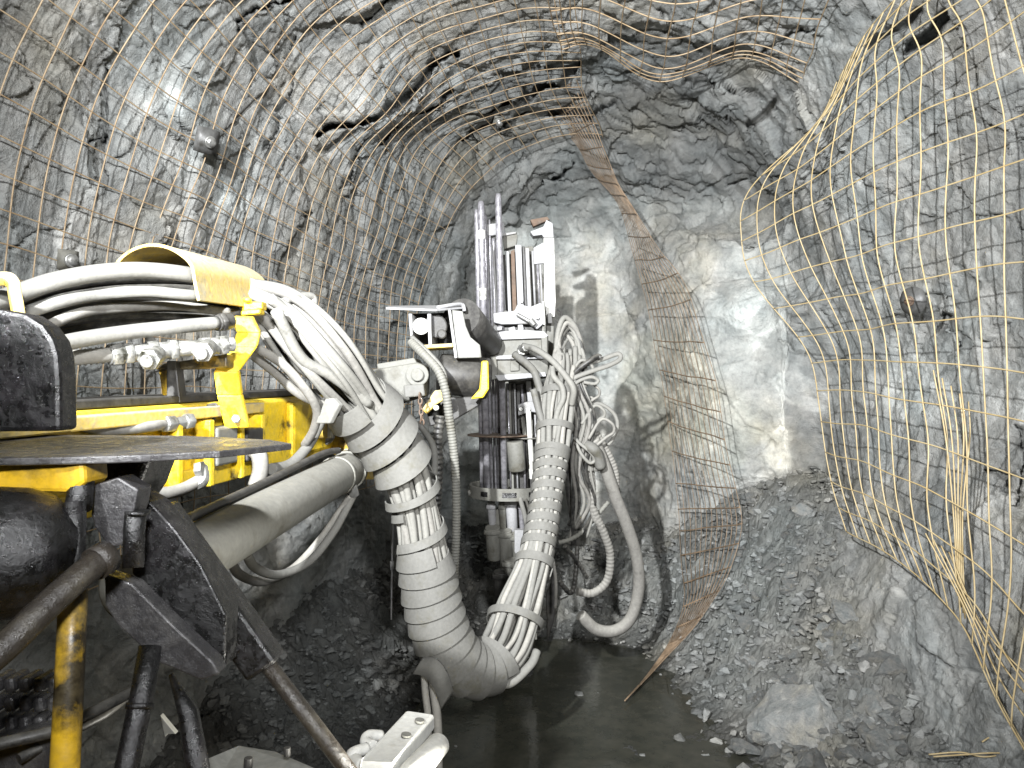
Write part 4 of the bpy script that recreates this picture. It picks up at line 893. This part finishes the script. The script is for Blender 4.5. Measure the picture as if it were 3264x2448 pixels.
hose([(1800, 1225, 3.5), (1840, 1180, 3.47), (1880, 1150, 3.46), (1905, 1135, 3.48), (1915, 1140, 3.48)], .012, 'hose_dark', lp, 10)
hose([(1825, 1230, 3.47), (1850, 1212, 3.46), (1885, 1202, 3.46), (1906, 1212, 3.46), (1895, 1223, 3.46), (1860, 1218, 3.46)], .0085, 'hose_light', lp, 10)
hose([(1880, 1285, 3.55), (1920, 1290, 3.55), (1958, 1320, 3.56), (1968, 1360, 3.57), (1952, 1400, 3.58), (1938, 1418, 3.58)], .0095, 'hose_light', lp, 10)
hose([(1865, 1275, 3.55), (1885, 1268, 3.55), (1893, 1285, 3.55), (1885, 1305, 3.56)], .008, 'hose_mid', lp, 10)
hose([(1760, 1170, 3.40), (1765, 1200, 3.38), (1790, 1230, 3.38), (1795, 1270, 3.38), (1775, 1320, 3.36), (1768, 1400, 3.34)], .013, 'hose_light', lp, 10)
hose([(1700, 1240, 3.4), (1715, 1300, 3.4), (1735, 1370, 3.38), (1748, 1450, 3.36)], .016, 'wrap', lp, 10)
for k in range(7):
    x = 1802 + 5 * k
    hose([(x - 10, 1180, 3.56), (x + 4, 1250, 3.52), (x + 26, 1330, 3.52), (x + 48, 1400, 3.54), (x + 66, 1450, 3.56), (x + 74, 1500, 3.58)], .0095 + .001 * (k % 3), ('hose_light', 'hose_mid', 'hose_mid', 'hose_dark')[k % 4], lp, 10)
hose([(1890, 1400, 3.55), (1925, 1480, 3.58), (1960, 1580, 3.62), (2000, 1680, 3.68), (2030, 1780, 3.74), (2035, 1880, 3.78), (2010, 1970, 3.8), (1960, 2010, 3.8), (1900, 2005, 3.78), (1850, 1960, 3.76)], .030, 'hose_mid', lp, 12)
rhose([(1870, 1400, 3.6), (1885, 1530, 3.62), (1890, 1620, 3.64), (1925, 1700, 3.68), (1945, 1770, 3.72), (1935, 1850, 3.74), (1890, 1890, 3.74), (1840, 1885, 3.72)], .020, 'hose_mid', lp, .06, .02)
rhose([(1900, 1380, 3.6), (1935, 1440, 3.62), (1960, 1500, 3.64), (1965, 1560, 3.66)], .017, 'hose_mid', lp, .08, .016)
rhose([(1850, 1400, 3.58), (1870, 1500, 3.62), (1890, 1640, 3.64), (1920, 1680, 3.66)], .012, 'hose_mid', lp, .05, .016)
hose([(1800, 1330, 3.6), (1812, 1450, 3.66), (1812, 1560, 3.7), (1830, 1680, 3.72), (1842, 1740, 3.74)], .016, 'hose_dark', lp, 10)
hose([(1830, 1395, 3.5), (1850, 1415, 3.48), (1880, 1440, 3.48), (1895, 1465, 3.5), (1880, 1475, 3.5), (1855, 1450, 3.49), (1835, 1410, 3.5)], .008, 'hose_light', lp, 10)
rhose([(1780, 1730, 3.62), (1820, 1718, 3.64), (1860, 1690, 3.68), (1940, 1600, 3.72)], .011, 'grey', lp, .15, .02)
rhose([(1800, 1740, 3.6), (1840, 1790, 3.65), (1870, 1840, 3.7)], .010, 'hose_dark', lp, .12, .02)
rhose([(1780, 1850, 3.66), (1820, 1890, 3.68), (1835, 1830, 3.68), (1840, 1740, 3.7)], .012, 'hose_dark', lp, .1, .02)
hose([(1764, 1790, 3.5), (1772, 1860, 3.5), (1770, 1940, 3.52)], .008, 'hose_mid', lp, 8)
rl = np.random.default_rng(21)
for k in range(8):
    x = 1800 + 9 * k; s1 = rl.uniform(-14, 14); s2 = rl.uniform(-20, 20)
    hose([(x - 20, 1150 + s1, 3.52), (x, 1240 + s2, 3.48), (x + 30 + s1, 1340, 3.5), (x + 20 + s2, 1460 + 3 * s1, 3.56), (x + 30 + s1, 1600, 3.62), (x + 10 + s2, 1720 + 3 * s2, 3.68)], rl.uniform(.006, .010), ('hose_mid', 'hose_dark', 'hose_dark', 'hose_light')[k % 4], lp, 9)
for k in range(4):
    x = 1850 + 22 * k; y = 1180 + 60 * k + rl.uniform(-20, 20); r_ = rl.uniform(25, 45)
    hose([(x - 40, y + 40, 3.5), (x, y - r_ * .6, 3.49), (x + r_, y - r_ * .2, 3.49), (x + r_ * 1.1, y + r_ * .5, 3.5), (x + r_ * .4, y + r_, 3.51), (x - 25, y + 70, 3.52)], rl.uniform(.006, .009), ('hose_light', 'hose_mid')[k % 2], lp, 10)
mb = MB(); st = catmull(PP([(1870, 1420, 3.5), (1890, 1430, 3.48), (1905, 1450, 3.5), (1915, 1490, 3.52)]), 6); mb.tube(st, .026, 10); part(mb, 'hose_sock', 'wrap', lp, 0)

# --- near end of the rig: dark oily framework beside the viewer
fr2 = empty('support_frame', parent=rig)
def fp(mb, name, m, bev=.004): return part(mb, name, m, fr2, bev)
mb = MB(); mb.slab([(-300, 975), (0, 985), (80, 1000), (135, 1035), (168, 1080), (184, 1130), (190, 1200), (192, 1374), (-300, 1380)], .98, .042); fp(mb, 'tank', 'oily', .006)
mb = MB(); mb.prism(PP([(-200, 1462, .935), (200, 1457, .957), (450, 1450, .988), (700, 1437, 1.048), (800, 1427, 1.1), (930, 1413, 1.18), (860, 1401, 1.26), (600, 1389, 1.352), (-200, 1383, 1.40)]), (0, 0, -.010)); fp(mb, 'deck_plate', 'oily_grey', .002)
mb = MB(); mb.slab([(-150, 1470), (265, 1472), (272, 1540), (230, 1572), (-150, 1566)], .97, .06); fp(mb, 'bracket_block', 'yellow_dirty', .006)
mb = MB(); mb.slab([(260, 1465), (480, 1455), (440, 1560), (400, 1620), (280, 1600)], 1.12, .1); fp(mb, 'bracket_block', 'oily', .006)
mb = MB(); mb.tube(PP([(-180, 1762, .92), (-60, 1762, .92), (60, 1762, .94), (140, 1765, .95), (180, 1770, .96), (195, 1772, .965)]), [.079, .081, .081, .074, .054, .02], 28); fp(mb, 'accumulator', 'oily', 0)
mb = MB(); mb.tube(PP([(238, 1600, .96), (236, 1750, .95), (232, 1860, .94)]), .0135, 16); mb.tube(PP([(262, 1500, 1.0), (250, 1620, .97)]), .016, 14); fp(mb, 'post', 'oily', 0)
mb = MB(); mb.tube(PP([(236, 1830, .94), (225, 2100, .92), (205, 2480, .9), (195, 2700, .89)]), .0165, 18); fp(mb, 'post', 'yellow_dirty', 0)
mb = MB(); mb.tube(catmull(PP([(-150, 2190, .78), (0, 2075, .82), (130, 1950, .86), (240, 1850, .9), (310, 1795, .93), (350, 1780, .95)]), 6), .0165, 16); mb.tube(PP([(300, 1800, .93), (345, 1772, .95)]), .021, 16); fp(mb, 'rail', 'oily_brown', 0)
mb = MB(); mb.tube(PP([(432, 1630, 1.0), (428, 1690, 1.0), (425, 1810, .99)]), .0135, 16); mb.tube(PP([(440, 1640, 1.0), (440, 1628, 1.0)]), .0150, 16); fp(mb, 'pin', 'oily', 0)
mb = MB(); mb.tube(PP([(480, 2060, 1.02), (450, 2230, .99), (410, 2420, .96), (380, 2560, .94)]), .0150, 16); mb.tube(PP([(448, 2240, .988), (444, 2260, .985)]), .0175, 16); fp(mb, 'post', 'oily', 0)
mb = MB(); mb.slab([(300, 1545), (375, 1520), (440, 1560), (430, 1620), (400, 1680), (410, 1730), (350, 1750), (300, 1680), (288, 1640)], 1.0, .04); fp(mb, 'link_arm', 'oily_grey', .003)
mb = MB(); mb.slab([(330, 1830), (420, 1860), (560, 2000), (680, 2110), (700, 2150), (640, 2170), (500, 2110), (370, 1990), (335, 1930)], 1.02, .03); fp(mb, 'link_arm', 'oily_grey', .003)
mb = MB(); mb.slab([(410, 1560), (480, 1600), (560, 1690), (640, 1800), (720, 1960), (715, 2130), (680, 2150), (630, 2040), (540, 1950), (420, 1830)], 1.06, .05); fp(mb, 'link_arm', 'oily', .003)
mb = MB(); mb.bar(P(500, 1630, 1.16), P(850, 2125, 1.16), .055, .05, (0, 1, 0)); fp(mb, 'strut', 'oily', .006)
mb = MB(); mb.tube(PP([(800, 2050, 1.16), (1000, 2310, 1.14), (1150, 2510, 1.12)]), .0125, 14); fp(mb, 'strut_rod', 'oily_brown', 0)
mb = MB(); mb.tube(PP([(545, 2150, 1.1), (600, 2270, 1.08), (630, 2448, 1.06), (640, 2560, 1.05)]), [.004, .014, .016, .016], 10); fp(mb, 'strut_rod', 'oily', 0)
mb = MB(); mb.tube(PP([(-100, 2395, .93), (180, 2330, 1.0), (430, 2200, 1.08)]), .008, 10); mb.tube(PP([(60, 2420, 1.0), (330, 2280, 1.1), (420, 2210, 1.15)]), .007, 10); fp(mb, 'cable', 'hose_dark', 0)
for k in range(4):
    mb = MB(); y = 2165 + 62 * k
    for j in range(5): mb.slab([(-40 + 46 * j, y), (-4 + 46 * j, y - 6), (2 + 46 * j, y + 44), (-36 + 46 * j, y + 50)], 1.06, .04)
    fp(mb, 'cable_chain', 'oily_grey', .006)
mb = MB(); mb.slab([(-100, 2390), (80, 2340), (190, 2330), (180, 2500), (-100, 2520)], 1.02, .05); fp(mb, 'cable_tray', 'oily_grey', .01)
mb = MB(); mb.slab([(510, 2280), (525, 2350), (535, 2340), (560, 2340)], 1.15, .01); fp(mb, 'clip', 'grey', .001)
mb = MB(); mb.prism(PP([(650, 2420, 1.25), (760, 2375, 1.34), (880, 2395, 1.32), (1010, 2448, 1.22), (1010, 2600, 1.12), (620, 2600, 1.12)]), (0, 0, -.012)); fp(mb, 'bumper_plate', 'plate', .003)
for b0, b1, br_ in ((P(790, 2450, 1.22), P(792, 2415, 1.22), .007), (P(916, 2410, 1.24), P(915, 2382, 1.24), .006)):
    mb = MB(); mb.cyl(b0, b1, br_, sides=10); fp(mb, 'bolt', 'dark', .001)
mb = MB(); mb.prism([(-1.7, .45, .9), (-.655, .45, .9), (-.655, .45, 2.0), (-.68, .45, 2.035), (-1.7, .45, 2.035)], (0, -.03, 0)); fp(mb, 'shade_panel', 'dark')  # unseen panel, added to keep lamp light off the near framework
mb = MB(); mb.prism([(-1.45, -1.6, .42), (.25, -1.6, .42), (.25, 1.02, .42), (.12, 1.08, .42), (-1.3, 1.08, .42), (-1.45, 1.02, .42)], (0, 0, .46)); fp(mb, 'chassis', 'yellow_dirty', .02)
mb = MB(); mb.bar((-.27, 1.04, .78), (-.235, 1.19, .925), .06, .03); fp(mb, 'lamp_arm', 'dark')
mb = MB(); mb.bar((-.42, 1.04, .80), (-.42, 1.20, .955), .12, .02); fp(mb, 'bumper_arm', 'dark')
for wx in (-1.32, .12):
    for wy in (-1.15, .55):
        mb = MB(); mb.tube([(wx - .13, wy, .40), (wx - .11, wy, .40), (wx + .11, wy, .40), (wx + .13, wy, .40)], [.33, .40, .40, .33], 28); fp(mb, 'wheel', 'dark', .01)
# pale bracket right in front of the low lamp
mb = MB(); mb.prism(PP([(1295, 2262, 1.46), (1386, 2275, 1.46), (1255, 2440, 1.25), (1230, 2560, 1.18), (1120, 2560, 1.18), (1150, 2415, 1.25)]), (0, .012, -.035)); lb = fp(mb, 'lamp_bracket', 'white', .006)
for px, py, d in ((1338, 2296, 1.41), (1295, 2342, 1.35)):
    mb = MB(); c = P(px, py, d); n_ = unit(np.cross(P(1386, 2275, 1.46) - P(1295, 2262, 1.46), P(1255, 2440, 1.25) - P(1386, 2275, 1.46))); n_ = n_ if n_[2] > 0 else -n_
    mb.cyl(c - n_ * .004, c + n_ * .0015, .009, sides=20); part(mb, 'bolt_hole', 'grey', lb, 0)
mb = MB(); mb.tube(PP([(1404, 2366, 1.405), (1397, 2374, 1.395), (1310, 2472, 1.27), (1245, 2570, 1.18)]), [.013, .0215, .024, .024], 24); fp(mb, 'lamp_housing', 'white', 0)
for pts in ([(1215, 2345, 1.4), (1175, 2345, 1.38), (1165, 2365, 1.36), (1190, 2378, 1.34)], [(1170, 2385, 1.32), (1130, 2398, 1.3), (1122, 2410, 1.3), (1155, 2440, 1.27)]):
    mb = MB(); mb.tube(catmull(PP(pts), 6), .010, 10); fp(mb, 'cable_loop', 'white', 0)
